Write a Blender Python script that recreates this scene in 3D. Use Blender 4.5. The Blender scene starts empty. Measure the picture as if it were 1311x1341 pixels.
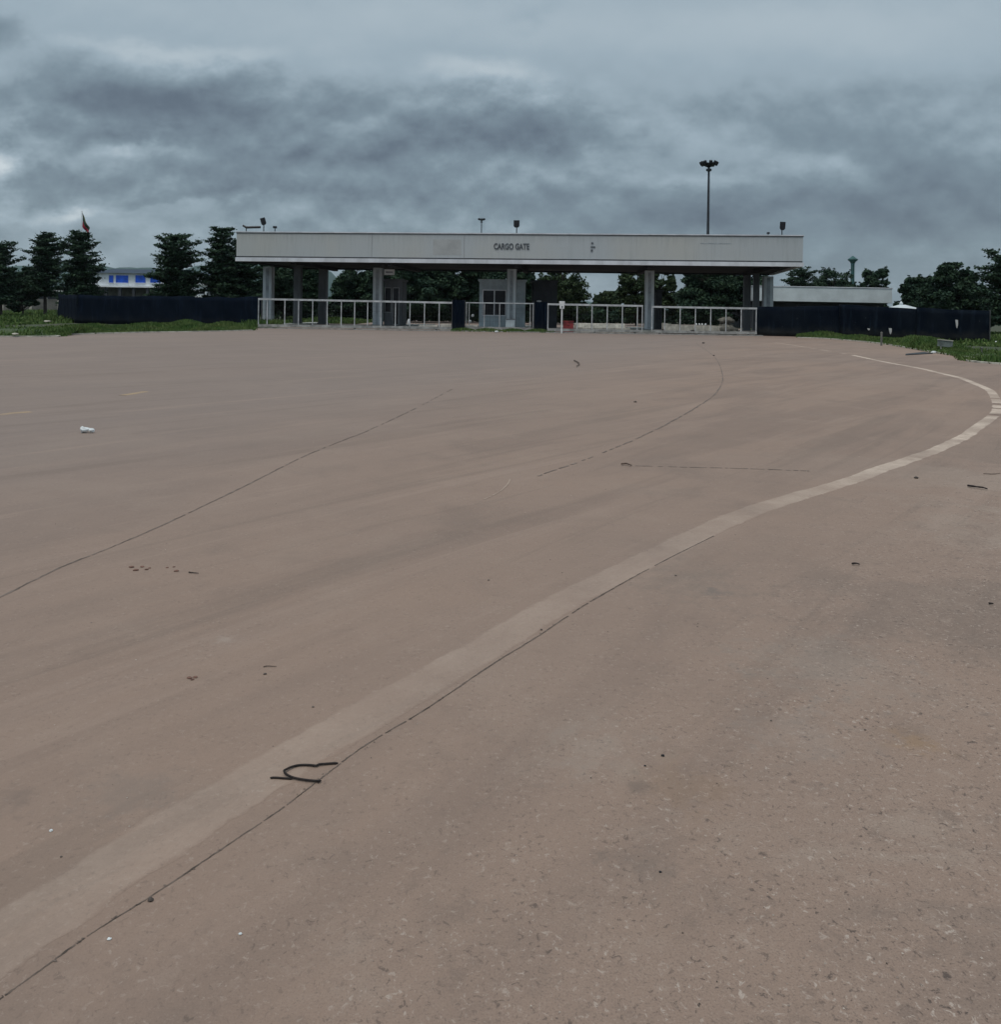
import bpy, math, random
import numpy as np
from mathutils import Vector, Matrix

random.seed(7)
C = bpy.context.scene.collection
R = math.radians

# ------------------------------------------------------------------ camera
FPX, CX, HY, EYE = 1100.0, 655.5, 404.0, 1.55
HAZE = 0.00007
ROLL = 0.0145
cam_d = bpy.data.cameras.new('camera')
cam = bpy.data.objects.new('camera', cam_d)
C.objects.link(cam)
cam_d.sensor_fit = 'HORIZONTAL'
cam_d.sensor_width = 36.0
cam_d.lens = 36.0 * FPX / 1311.0
cam_d.shift_y = -(670.5 - HY) / 1311.0
cam_d.clip_start = 0.05
cam_d.clip_end = 12000
cam.location = (0, 0, EYE)
cam.rotation_euler = (R(90), -ROLL, 0)
bpy.context.scene.camera = cam

SUN_EL, SUN_AZ = 66.0, 205.0       # azimuth measured clockwise from +Y
sd = bpy.data.lights.new('sun', 'SUN')
sd.energy = 1.5
sd.angle = R(25)
sd.color = (1.0, 0.92, 0.83)
sun = bpy.data.objects.new('sun', sd)
C.objects.link(sun)
_dir = Vector((math.sin(R(SUN_AZ)) * math.cos(R(SUN_EL)), math.cos(R(SUN_AZ)) * math.cos(R(SUN_EL)), math.sin(R(SUN_EL))))
sun.rotation_euler = _dir.to_track_quat('Z', 'Y').to_euler()

vs = bpy.context.scene.view_settings
vs.view_transform = 'Standard'
vs.look = 'None'
vs.exposure = 0.0
vs.gamma = 1.0
vs.use_curve_mapping = False

# ------------------------------------------------------------------ node helpers
class NT:
    def __init__(s, nt):
        s.nt = nt
    def n(s, t, **kw):
        x = s.nt.nodes.new(t)
        for k, v in kw.items():
            setattr(x, k, v)
        return x
    def put(s, sock, v):
        if hasattr(v, 'is_output'):
            s.nt.links.new(v, sock)
        elif v is not None:
            if sock.type == 'RGBA' and isinstance(v, (tuple, list)) and len(v) == 3:
                v = (*v, 1)
            sock.default_value = v
    def m(s, op, a, b=None, c=None, clamp=False):
        x = s.n('ShaderNodeMath', operation=op, use_clamp=clamp)
        s.put(x.inputs[0], a)
        if b is not None: s.put(x.inputs[1], b)
        if c is not None: s.put(x.inputs[2], c)
        return x.outputs[0]
    def vm(s, op, a, b=None):
        x = s.n('ShaderNodeVectorMath', operation=op)
        s.put(x.inputs[0], a)
        if b is not None:
            if op == 'SCALE': s.put(x.inputs['Scale'], b)
            else: s.put(x.inputs[1], b)
        return x.outputs[0]
    def comb(s, a, b, c=0.0):
        x = s.n('ShaderNodeCombineXYZ')
        for i, v in enumerate((a, b, c)): s.put(x.inputs[i], v)
        return x.outputs[0]
    def sep(s, v):
        x = s.n('ShaderNodeSeparateXYZ')
        s.put(x.inputs[0], v)
        return x.outputs
    def noise(s, vec, scale, detail=4.0, rough=0.55, dist=0.0):
        x = s.n('ShaderNodeTexNoise')
        if vec is not None: s.put(x.inputs['Vector'], vec)
        x.inputs['Scale'].default_value = scale
        x.inputs['Detail'].default_value = detail
        x.inputs['Roughness'].default_value = rough
        x.inputs['Distortion'].default_value = dist
        return x.outputs[0]
    def rng(s, v, a, b, c=0.0, d=1.0, smooth=True):
        x = s.n('ShaderNodeMapRange', interpolation_type='SMOOTHSTEP' if smooth else 'LINEAR')
        for i, w in enumerate((v, a, b, c, d)): s.put(x.inputs[i], w)
        return x.outputs[0]
    def mix(s, f, a, b, mode='MIX'):
        x = s.n('ShaderNodeMix', data_type='RGBA', blend_type=mode)
        s.put(x.inputs[0], f); s.put(x.inputs[6], a); s.put(x.inputs[7], b)
        return x.outputs[2]
    def scl(s, v, x, y, z):
        q = s.n('ShaderNodeMapping')
        s.put(q.inputs[0], v)
        q.inputs['Scale'].default_value = (x, y, z)
        return q.outputs[0]

def srgb(r, g, b):
    f = lambda c: (c / 255 / 12.92) if c / 255 <= 0.04045 else ((c / 255 + 0.055) / 1.055) ** 2.4
    return (f(r), f(g), f(b))

# ------------------------------------------------------------------ sky (overcast)
w = bpy.data.worlds.new('World')
bpy.context.scene.world = w
w.use_nodes = True
w.node_tree.nodes.clear()
k = NT(w.node_tree)
geo = k.n('ShaderNodeTexCoord').outputs['Generated']
X, Y, Z = k.sep(geo)
ya = k.m('ADD', k.m('ABSOLUTE', Y), 0.03)
a = k.m('DIVIDE', X, ya)
e = k.m('DIVIDE', Z, ya)
zc = k.m('ADD', k.m('MAXIMUM', Z, 0.0), 0.09)
px_, py_ = k.m('DIVIDE', X, zc), k.m('DIVIDE', Y, zc)
cl = k.comb(px_, py_, 0.0)                         # point on the cloud ceiling
w1 = k.noise(k.comb(a, k.m('MULTIPLY', e, 1.6), 0.3), 3.6, 10.0, 0.60)
w2 = k.noise(k.comb(a, k.m('MULTIPLY', e, 1.6), 7.3), 3.6, 10.0, 0.60)
aw = k.m('ADD', a, k.m('MULTIPLY', k.m('SUBTRACT', w1, 0.5), 0.30))
ew = k.m('ADD', e, k.m('MULTIPLY', k.m('SUBTRACT', w2, 0.5), 0.16))
def blob(px, py, sx, sy, amp):
    a0, e0 = (px - CX) / FPX, (HY + 0.0145 * (px - CX) - py) / FPX
    da = k.m('DIVIDE', k.m('SUBTRACT', aw, a0), sx / FPX)
    de = k.m('DIVIDE', k.m('SUBTRACT', ew, e0), sy / FPX)
    r2 = k.m('ADD', k.m('MULTIPLY', da, da), k.m('MULTIPLY', de, de))
    return k.m('MULTIPLY', k.m('EXPONENT', k.m('MULTIPLY', r2, -1.0)), amp)
def total(bl):
    acc = None
    for b in bl:
        v = blob(*b)
        acc = v if acc is None else k.m('ADD', acc, v)
    return acc
# heavy cloud masses: (centre and size as seen, amount)
dark = total([(10, 50, 75, 40, .75), (330, 150, 210, 48, .95), (120, 150, 150, 45, .70), (690, 185, 130, 30, .85), (420, 222, 200, 34, .80),
              (230, 262, 150, 13, .60), (520, 258, 150, 20, .45), (1150, 235, 330, 100, .28), (1160, 165, 300, 70, .24), (1250, 250, 170, 34, .35), (860, 285, 280, 30, .50), (1190, 288, 240, 22, .35), (1150, 350, 500, 60, .30), (600, 340, 300, 40, .25), (70, 235, 90, 16, .5)])
pale = total([(16, 224, 44, 20, .42), (120, 262, 80, 12, .30), (215, 200, 55, 9, .20), (680, 122, 60, 20, .16), (1035, 238, 45, 17, .16), (880, 240, 120, 10, .10),
              (700, 40, 600, 50, .06), (220, 85, 150, 12, .12), (200, 300, 200, 20, .06), (1100, 60, 200, 40, .04)])
fb = lambda dz, sc, z0, ro, st: k.noise(k.comb(a, k.m('MULTIPLY', k.m('ADD', e, dz), st), z0), sc, 9.0, ro)
n_a, n_b = fb(0.0, 8.5, 1.7, 0.56, 1.45), fb(0.017, 8.5, 1.7, 0.50, 1.45)
field = k.m('ADD', dark, k.m('MULTIPLY', k.m('SUBTRACT', n_a, 0.5), 1.0))
body = k.rng(field, 0.10, 0.56)                       # cloud body with a readable rim
core = k.rng(field, 0.45, 1.05)
relief = k.m('SUBTRACT', n_b, n_a)                    # lit tops, dark bases
low_ = k.rng(e, 0.31, 0.20)
relief = k.m('MULTIPLY', relief, k.m('MULTIPLY', k.m('ADD', 0.10, k.m('MULTIPLY', low_, 0.80)), k.rng(a, 0.35, -0.1, 0.45, 1.0)))
streak = k.noise(k.comb(a, k.m('MULTIPLY', e, 5.0), 4.0), 3.0, 9.0, 0.6)
streak = k.m('MULTIPLY', k.m('SUBTRACT', k.rng(streak, 0.35, 0.65), 0.5), k.m('MULTIPLY', k.rng(e, 0.22, 0.05), 0.06))
broad = k.m('MULTIPLY', k.m('SUBTRACT', k.noise(k.comb(a, k.m('MULTIPLY', e, 1.6), 2.0), 2.2, 9.0, 0.5), 0.5), 0.10)
lum = k.rng(e, 0.0, 0.34, 0.53, 0.71, smooth=False)
lum = k.m('SUBTRACT', lum, k.m('MULTIPLY', body, 0.15))
lum = k.m('SUBTRACT', lum, k.m('MULTIPLY', core, 0.16))
for t_ in (relief, streak, broad, pale):
    lum = k.m('ADD', lum, t_)
lum = k.m('ADD', lum, 0.0, clamp=True)
ramp = k.n('ShaderNodeValToRGB')
cr = ramp.color_ramp
cr.elements[0].position = 0.05; cr.elements[0].color = (*srgb(78, 90, 103), 1)
cr.elements[1].position = 1.0; cr.elements[1].color = (*srgb(206, 216, 221), 1)
for p, c in ((0.26, (97, 110, 123)), (0.5, (125, 142, 153)), (0.72, (158, 175, 186))):
    el = cr.elements.new(p); el.color = (*srgb(*c), 1)
k.put(ramp.inputs[0], lum)
# an overcast sky grows brighter towards the zenith (above the 20 degrees the picture sees)
zen = k.rng(Z, 0.34, 0.85, 1.0, 1.75)
cloud = k.vm('SCALE', ramp.outputs[0], zen)
warmz = k.mix(k.rng(Z, 0.36, 0.8), (1, 1, 1), (1.10, 1.0, 0.93))
cloud = k.mix(1.0, cloud, warmz, 'MULTIPLY')
sky = k.n('ShaderNodeTexSky', sky_type='NISHITA')
sky.sun_disc = False
sky.sun_elevation = R(SUN_EL)
sky.sun_rotation = R(SUN_AZ)
cloud10 = k.vm('SCALE', cloud, 10.0)
tot = k.mix(0.94, sky.outputs[0], cloud10)
bg = k.n('ShaderNodeBackground')
k.put(bg.inputs['Color'], tot)
bg.inputs['Strength'].default_value = 0.1
out = k.n('ShaderNodeOutputWorld')
w.node_tree.links.new(bg.outputs[0], out.inputs[0])

# ------------------------------------------------------------------ pixel -> world
cR, sR = math.cos(ROLL), math.sin(ROLL)
def at(px, py, d):
    xc, yc = (px - CX) / FPX * d, -(py - HY) / FPX * d
    return Vector((xc * cR - yc * sR, d, EYE + xc * sR + yc * cR))
def gp(px, py, z=0.0):
    u, v = px - CX, -(py - HY)
    d = -(EYE - z) * FPX / (u * sR + v * cR)
    p = at(px, py, d)
    return Vector((p.x, p.y, z))
def gx(px, d, z=0.0):
    """ground point at distance d under picture column px"""
    return Vector(((px - CX) / FPX * d, d, z))
def zat(px, py, d):
    return at(px, py, d).z

# ------------------------------------------------------------------ mesh builder
class MB:
    def __init__(s):
        s.v, s.f = [], []
    def add(s, vs, fs):
        o = len(s.v)
        s.v += [Vector(q) for q in vs]
        s.f += [tuple(i + o for i in f) for f in fs]
        return s
    def box(s, c, size, rz=0.0, rot=None):
        x, y, z = size[0] / 2, size[1] / 2, size[2] / 2
        M = rot if rot is not None else Matrix.Rotation(rz, 3, 'Z')
        c = Vector(c)
        vs = [c + M @ Vector((i * x, j * y, l * z)) for i in (-1, 1) for j in (-1, 1) for l in (-1, 1)]
        return s.add(vs, [(0, 1, 3, 2), (4, 6, 7, 5), (0, 4, 5, 1), (2, 3, 7, 6), (0, 2, 6, 4), (1, 5, 7, 3)])
    def tube(s, pts, r, n=8, cap=True):
        pts = [Vector(p) for p in pts]
        rs = r if isinstance(r, (list, tuple)) else [r] * len(pts)
        vs, fs = [], []
        for i, p in enumerate(pts):
            t = (pts[min(i + 1, len(pts) - 1)] - pts[max(i - 1, 0)]).normalized()
            u = t.cross(Vector((0, 0, 1)) if abs(t.z) < .9 else Vector((1, 0, 0))).normalized()
            q = t.cross(u)
            for j in range(n):
                an = 2 * math.pi * j / n
                vs.append(p + (u * math.cos(an) + q * math.sin(an)) * rs[i])
        for i in range(len(pts) - 1):
            for j in range(n):
                fs.append((i * n + j, i * n + (j + 1) % n, (i + 1) * n + (j + 1) % n, (i + 1) * n + j))
        if cap:
            fs.append(tuple(range(n - 1, -1, -1)))
            fs.append(tuple((len(pts) - 1) * n + j for j in range(n)))
        return s.add(vs, fs)
    def lathe(s, c, prof, n=16):
        c = Vector(c)
        vs, fs = [], []
        for r, z in prof:
            for j in range(n):
                an = 2 * math.pi * j / n
                vs.append(c + Vector((r * math.cos(an), r * math.sin(an), z)))
        for i in range(len(prof) - 1):
            for j in range(n):
                fs.append((i * n + j, i * n + (j + 1) % n, (i + 1) * n + (j + 1) % n, (i + 1) * n + j))
        fs.append(tuple(range(n - 1, -1, -1)))
        fs.append(tuple((len(prof) - 1) * n + j for j in range(n)))
        return s.add(vs, fs)
    def prism(s, poly, z0, z1):
        n = len(poly)
        vs = [(p[0], p[1], z0) for p in poly] + [(p[0], p[1], z1) for p in poly]
        fs = [tuple(range(n - 1, -1, -1)), tuple(range(n, 2 * n))]
        fs += [(i, (i + 1) % n, n + (i + 1) % n, n + i) for i in range(n)]
        return s.add(vs, fs)
    def build(s, name, mat, parent=None, smooth=False, bevel=0.0):
        me = bpy.data.meshes.new(name)
        org = parent_world(parent)
        me.from_pydata([tuple(p - org) for p in s.v], [], s.f)
        me.materials.append(mat)
        me.update()
        if smooth:
            me.polygons.foreach_set('use_smooth', [True] * len(me.polygons))
        o = bpy.data.objects.new(name, me)
        C.objects.link(o)
        if parent is not None: o.parent = parent
        if bevel > 0:
            b = o.modifiers.new('bevel', 'BEVEL'); b.width = bevel; b.segments = 2; b.limit_method = 'ANGLE'
        return o

def parent_world(p):
    v = Vector((0, 0, 0))
    while p is not None:
        v += p.location; p = p.parent
    return v

def tag(o, label, cat=None, group=None, kind=None):
    if label: o['label'] = label
    if cat: o['category'] = cat
    if group: o['group'] = group
    if kind: o['kind'] = kind
    return o
def thing(name, loc, label, cat, group=None):
    o = bpy.data.objects.new(name, None)
    C.objects.link(o)
    o.location = loc
    o.empty_display_size = .3
    return tag(o, label, cat, group)
def solo(mb, name, mat, label, cat, group=None, smooth=False):
    """a thing made of one mesh, its origin at its base"""
    c = sum(mb.v, Vector()) / len(mb.v)
    c.z = min(p.z for p in mb.v)
    h = bpy.data.objects.new('tmp', None); h.location = c
    o = mb.build(name, mat, h, smooth)
    o.parent = None; o.location = c
    bpy.data.objects.remove(h)
    return tag(o, label, cat, group)

# ------------------------------------------------------------------ materials
def pmat(name, col, rough=0.7, var=0.12, scale=3.0, col2=None, metal=0.0, bump=0.0, bscale=30.0, stretch=(1, 1, 1), spec=0.4):
    m = bpy.data.materials.new(name); m.use_nodes = True
    q = NT(m.node_tree)
    bs = m.node_tree.nodes['Principled BSDF']
    tc = q.n('ShaderNodeNewGeometry').outputs['Position']
    v = q.scl(tc, *stretch)
    f = q.rng(q.noise(v, scale, 5.0, 0.6), 0.3, 0.7)
    c2 = col2 if col2 else tuple(c * (1 - var * 2) for c in col)
    c1 = col if col2 else tuple(min(1, c * (1 + var)) for c in col)
    q.put(bs.inputs['Base Color'], q.mix(f, c1, c2))
    bs.inputs['Roughness'].default_value = rough
    bs.inputs['Metallic'].default_value = metal
    bs.inputs['Specular IOR Level'].default_value = spec
    if bump > 0:
        b = q.n('ShaderNodeBump'); b.inputs['Strength'].default_value = bump; b.inputs['Distance'].default_value = 0.02
        q.put(b.inputs['Height'], q.noise(tc, bscale, 4.0, 0.6))
        q.put(bs.inputs['Normal'], b.outputs[0])
    return m

def concrete_color(q, pos):
    """shared by slab and markings so they agree"""
    big = q.noise(pos, 0.11, 4.0, 0.55, 0.6)
    xs, ys, zs = q.sep(pos)
    # tyre sweep: streaks along the turning traffic
    rot = q.comb(q.m('ADD', q.m('MULTIPLY', xs, 0.62), q.m('MULTIPLY', ys, 0.78)), q.m('SUBTRACT', q.m('MULTIPLY', ys, 0.62), q.m('MULTIPLY', xs, 0.78)), 0.0)
    streak = q.noise(q.scl(rot, 0.16, 1.0, 1.0), 0.75, 6.0, 0.62, 0.7)
    mid = q.noise(pos, 0.9, 7.0, 0.62, 0.3)
    fine = q.noise(pos, 9.0, 8.0, 0.68)
    grit = q.noise(pos, 48.0, 5.0, 0.68, 0.6)
    grit2 = q.noise(pos, 170.0, 3.0, 0.7)
    base = q.mix(q.rng(big, 0.32, 0.68), (0.272, 0.196, 0.155), (0.248, 0.185, 0.152))
    base = q.mix(q.m('MULTIPLY', q.rng(streak, 0.46, 0.60), 0.55), base, (0.202, 0.149, 0.123))
    base = q.mix(q.m('MULTIPLY', q.rng(mid, 0.52, 0.72), 0.42), base, (0.300, 0.227, 0.184))
    base = q.mix(q.m('MULTIPLY', q.rng(mid, 0.46, 0.28), 0.50), base, (0.190, 0.143, 0.119))
    # greyer slabs on the far left
    left = q.rng(q.m('ADD', q.m('ADD', xs, q.m('MULTIPLY', ys, -0.42)), q.m('MULTIPLY', big, 3.0)), -1.0, -9.0)
    base = q.mix(q.m('MULTIPLY', left, 0.75), base, (0.220, 0.180, 0.162))
    # scuffed aggregate, strongest in the worn apron on the right
    rot = rot
    worn = q.rng(q.m('ADD', q.m('SUBTRACT', q.m('MULTIPLY', xs, 0.7), q.m('MULTIPLY', ys, 0.55)), q.m('MULTIPLY', mid, 1.6)), -1.4, 0.4)
    amt = q.m('ADD', 0.28, q.m('MULTIPLY', worn, 0.72))
    sweep = q.noise(q.scl(rot, 0.10, 1.6, 1.0), 1.5, 7.0, 0.66, 0.9)
    base = q.mix(q.m('MULTIPLY', q.rng(sweep, 0.54, 0.66), 0.30), base, (0.326, 0.246, 0.202))
    base = q.mix(q.m('MULTIPLY', q.rng(sweep, 0.46, 0.36), 0.30), base, (0.165, 0.127, 0.105))
    patchy = q.noise(pos, 0.38, 9.0, 0.64, 0.5)
    base = q.mix(q.m('MULTIPLY', q.rng(patchy, 0.52, 0.60), q.m('ADD', 0.10, q.m('MULTIPLY', worn, 0.50))), base, (0.312, 0.252, 0.209))
    base = q.mix(q.m('MULTIPLY', q.rng(patchy, 0.48, 0.41), q.m('ADD', 0.12, q.m('MULTIPLY', worn, 0.38))), base, (0.175, 0.139, 0.118))
    blot = q.noise(pos, 2.7, 8.0, 0.68)
    base = q.mix(q.m('MULTIPLY', q.rng(blot, 0.48, 0.34), q.m('MULTIPLY', amt, 0.40)), base, (0.176, 0.134, 0.112))
    base = q.mix(q.m('MULTIPLY', q.rng(blot, 0.56, 0.70), q.m('MULTIPLY', amt, 0.35)), base, (0.320, 0.252, 0.206))
    base = q.mix(q.m('MULTIPLY', q.rng(fine, 0.46, 0.32), q.m('MULTIPLY', amt, 0.50)), base, (0.158, 0.120, 0.101))
    base = q.mix(q.m('MULTIPLY', q.rng(fine, 0.56, 0.70), q.m('MULTIPLY', amt, 0.45)), base, (0.342, 0.273, 0.227))
    clump = q.rng(q.noise(pos, 6.5, 4.0, 0.6), 0.40, 0.62)
    ga = q.m('MULTIPLY', amt, q.m('ADD', 0.45, q.m('MULTIPLY', clump, 0.55)))
    base = q.mix(q.m('MULTIPLY', q.rng(grit, 0.43, 0.35), ga), base, (0.098, 0.075, 0.065))
    base = q.mix(q.m('MULTIPLY', q.m('MULTIPLY', q.rng(grit, 0.57, 0.66), 1.0), ga), base, (0.40, 0.335, 0.29))
    base = q.mix(q.m('MULTIPLY', q.rng(grit2, 0.46, 0.36), q.m('MULTIPLY', amt, 0.55)), base, (0.137, 0.105, 0.090))
    base = q.mix(q.m('MULTIPLY', q.rng(grit2, 0.56, 0.66), q.m('MULTIPLY', amt, 0.35)), base, (0.359, 0.292, 0.251))
    return base, fine, grit, mid

def make_concrete():
    m = bpy.data.materials.new('worn_concrete'); m.use_nodes = True
    q = NT(m.node_tree); bs = m.node_tree.nodes['Principled BSDF']
    pos = q.n('ShaderNodeNewGeometry').outputs['Position']
    base, fine, grit, mid = concrete_color(q, pos)
    # rusty ochre stains
    def stain(b, x, y, r, col, amt):
        d = q.vm('SUBTRACT', pos, (x, y, 0.0))
        ln = q.n('ShaderNodeVectorMath', operation='LENGTH'); q.put(ln.inputs[0], d)
        dd = q.m('ADD', ln.outputs['Value'], q.m('MULTIPLY', q.m('SUBTRACT', fine, 0.5), r * 4.0))
        return q.mix(q.m('MULTIPLY', q.rng(dd, r, 0.0), amt * .55), b, col)
    for (px, py, r, col, am) in ((1195, 972, .12, (0.30, 0.19, 0.10), .7), (890, 1030, .22, (0.27, 0.18, 0.12), .5), (835, 1030, .07, (0.12, 0.10, 0.09), .8),
                                 (940, 776, .10, (0.13, 0.12, 0.115), .8), (780, 980, .25, (0.33, 0.28, 0.24), .5), (1050, 960, .3, (0.30, 0.26, 0.23), .4),
                                 (290, 838, .09, (0.38, 0.33, 0.29), .6), (10, 1050, .12, (0.15, 0.12, 0.105), .6), (170, 1040, .2, (0.17, 0.145, 0.13), .5),
                                 (1080, 870, .5, (0.30, 0.26, 0.225), .45), (900, 760, .5, (0.17, 0.145, 0.125), .45), (840, 1140, .12, (0.15, 0.125, 0.11), .6)):
        p = gp(px, py)
        base = stain(base, p.x, p.y, r, col, am)
    q.put(bs.inputs['Base Color'], base)
    bs.inputs['Roughness'].default_value = 0.86
    bs.inputs['Specular IOR Level'].default_value = 0.25
    b = q.n('ShaderNodeBump'); b.inputs['Strength'].default_value = 0.55; b.inputs['Distance'].default_value = 0.006
    q.put(b.inputs['Height'], q.m('ADD', q.m('MULTIPLY', grit, 0.6), q.m('MULTIPLY', fine, 0.8)))
    q.put(bs.inputs['Normal'], b.outputs[0])
    return m
M_conc = make_concrete()

def make_marking(name, paint, near_wear, far_wear, y0, y1):
    m = bpy.data.materials.new(name); m.use_nodes = True
    q = NT(m.node_tree); bs = m.node_tree.nodes['Principled BSDF']
    pos = q.n('ShaderNodeNewGeometry').outputs['Position']
    base, fine, grit, mid = concrete_color(q, pos)
    xs, ys, zs = q.sep(pos)
    keep = q.rng(ys, y0, y1, near_wear, far_wear)
    n1 = q.noise(pos, 5.0, 8.0, 0.7)
    mask = q.rng(q.m('ADD', q.m('MULTIPLY', n1, 0.6), q.m('MULTIPLY', q.noise(pos, 45.0, 5.0, 0.7), 0.4)), 0.30, 0.62)
    att = q.n('ShaderNodeAttribute', attribute_name='edge')
    rim = q.rng(q.m('ADD', att.outputs['Fac'], q.m('MULTIPLY', q.m('SUBTRACT', n1, 0.5), 2.2)), 0.05, 0.75)
    wearp = q.rng(q.noise(pos, 0.9, 6.0, 0.65), 0.38, 0.60, 0.42, 1.0)
    f = q.m('MULTIPLY', q.m('MULTIPLY', q.m('ADD', q.m('MULTIPLY', mask, 0.65), 0.35), q.m('MULTIPLY', keep, wearp)), rim)
    q.put(bs.inputs['Base Color'], q.mix(f, base, paint))
    bs.inputs['Roughness'].default_value = 0.8
    bs.inputs['Specular IOR Level'].default_value = 0.25
    return m
M_white = make_marking('worn_white_paint', (0.58, 0.48, 0.40), 0.20, 1.0, 5.0, 11.0)
M_yellow = make_marking('worn_yellow_paint', (0.42, 0.30, 0.16), 0.6, 0.7, 5.0, 10.0)

M_joint2 = pmat('dusty_joint_filler', (0.180, 0.144, 0.124), 0.95, 0.25, 8.0)
M_joint = pmat('joint_filler', (0.125, 0.098, 0.083), 0.95, 0.3, 25.0)
M_ground = pmat('field_soil', (0.035, 0.055, 0.022), 0.95, scale=0.35, col2=(0.06, 0.058, 0.036), bump=0.3, bscale=3)
M_verge = pmat('verge_soil', (0.030, 0.058, 0.020), 0.95, scale=0.6, col2=(0.05, 0.072, 0.026), bump=0.4, bscale=8)
def leafmat(name, c1, c2, c3):
    m = bpy.data.materials.new(name); m.use_nodes = True
    q = NT(m.node_tree); bs = m.node_tree.nodes['Principled BSDF']
    g = q.n('ShaderNodeNewGeometry')
    pos = g.outputs['Position']
    n = q.rng(q.noise(pos, 0.9, 4.0, 0.6), 0.3, 0.7)
    isl = g.outputs['Random Per Island']
    col = q.mix(n, c1, c2)
    col = q.mix(q.m('MULTIPLY', isl, 0.5), col, c3)
    q.put(bs.inputs['Base Color'], col)
    bs.inputs['Roughness'].default_value = 0.75
    bs.inputs['Specular IOR Level'].default_value = 0.2
    return m
M_leafD = leafmat('dark_leaves', (0.022, 0.052, 0.034), (0.044, 0.080, 0.040), (0.014, 0.034, 0.026))
M_leafG = leafmat('green_leaves', (0.032, 0.058, 0.026), (0.050, 0.076, 0.030), (0.022, 0.040, 0.024))
M_grass = leafmat('grass_blades', (0.060, 0.125, 0.028), (0.120, 0.160, 0.050), (0.034, 0.070, 0.024))
M_bark = pmat('bark', (0.05, 0.042, 0.036), 0.9, 0.2, 6.0)
M_twig = pmat('dead_twig', (0.10, 0.07, 0.055), 0.9, 0.3, 20.0)

# cladding of the canopy edge, streaked by rain
def make_clad():
    m = bpy.data.materials.new('weathered_cladding'); m.use_nodes = True
    q = NT(m.node_tree); bs = m.node_tree.nodes['Principled BSDF']
    pos = q.n('ShaderNodeNewGeometry').outputs['Position']
    broad = q.rng(q.noise(q.scl(pos, 1, 1, .5), 0.16, 3.0, 0.5), 0.35, 0.65)
    col = q.mix(broad, (0.400, 0.440, 0.468), (0.425, 0.440, 0.430))
    st = q.rng(q.noise(q.scl(pos, 3.0, 3.0, 0.22), 1.6, 8.0, 0.7), 0.48, 0.66)
    col = q.mix(q.m('MULTIPLY', st, 0.16), col, (0.20, 0.225, 0.24))
    bl = q.rng(q.noise(pos, 1.1, 5.0, 0.6), 0.5, 0.8)
    col = q.mix(q.m('MULTIPLY', bl, 0.25), col, (0.42, 0.45, 0.47))
    zz = q.sep(pos)[2]
    drip = q.noise(q.scl(pos, 6.0, 6.0, 0.15), 1.5, 6.0, 0.7)
    topd = q.m('MULTIPLY', q.rng(q.m('ADD', zz, q.m('MULTIPLY', drip, 1.6)), 6.6, 7.5), 0.20)
    col = q.mix(topd, col, (0.13, 0.14, 0.145))
    q.put(bs.inputs['Base Color'], col)
    bs.inputs['Roughness'].default_value = 0.65
    bs.inputs['Specular IOR Level'].default_value = 0.3
    return m
M_clad = make_clad()
M_patch = pmat('replaced_cladding', (0.365, 0.385, 0.395), 0.65, 0.06, 1.5)
M_trim = pmat('pale_trim', (0.60, 0.63, 0.68), 0.6, 0.10, 1.2, stretch=(1, 1, .3))
M_cap = pmat('dark_cap', (0.10, 0.11, 0.12), 0.6, 0.2, 1.5)
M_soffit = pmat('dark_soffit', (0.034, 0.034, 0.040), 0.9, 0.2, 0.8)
M_roof_top = pmat('roof_sheet', (0.22, 0.22, 0.22), 0.8, 0.15, 0.7)
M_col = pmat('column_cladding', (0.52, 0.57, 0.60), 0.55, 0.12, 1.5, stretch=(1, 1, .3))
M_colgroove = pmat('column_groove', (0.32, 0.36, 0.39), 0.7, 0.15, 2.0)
M_cold = pmat('shaded_column_grey', (0.16, 0.17, 0.185), 0.7, 0.15, 1.5, stretch=(1, 1, .3))  # canopy shade put into the column grey; also on narrow booth and lid
M_rail = pmat('galvanised_rail', (0.50, 0.52, 0.54), 0.5, 0.15, 3.0, metal=0.2)
M_raild = pmat('dull_rail', (0.32, 0.32, 0.31), 0.6, 0.2, 3.0, metal=0.2)
M_wire = pmat('grey_wire', (0.04, 0.045, 0.05), 0.6, 0.1, 5.0)
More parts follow.
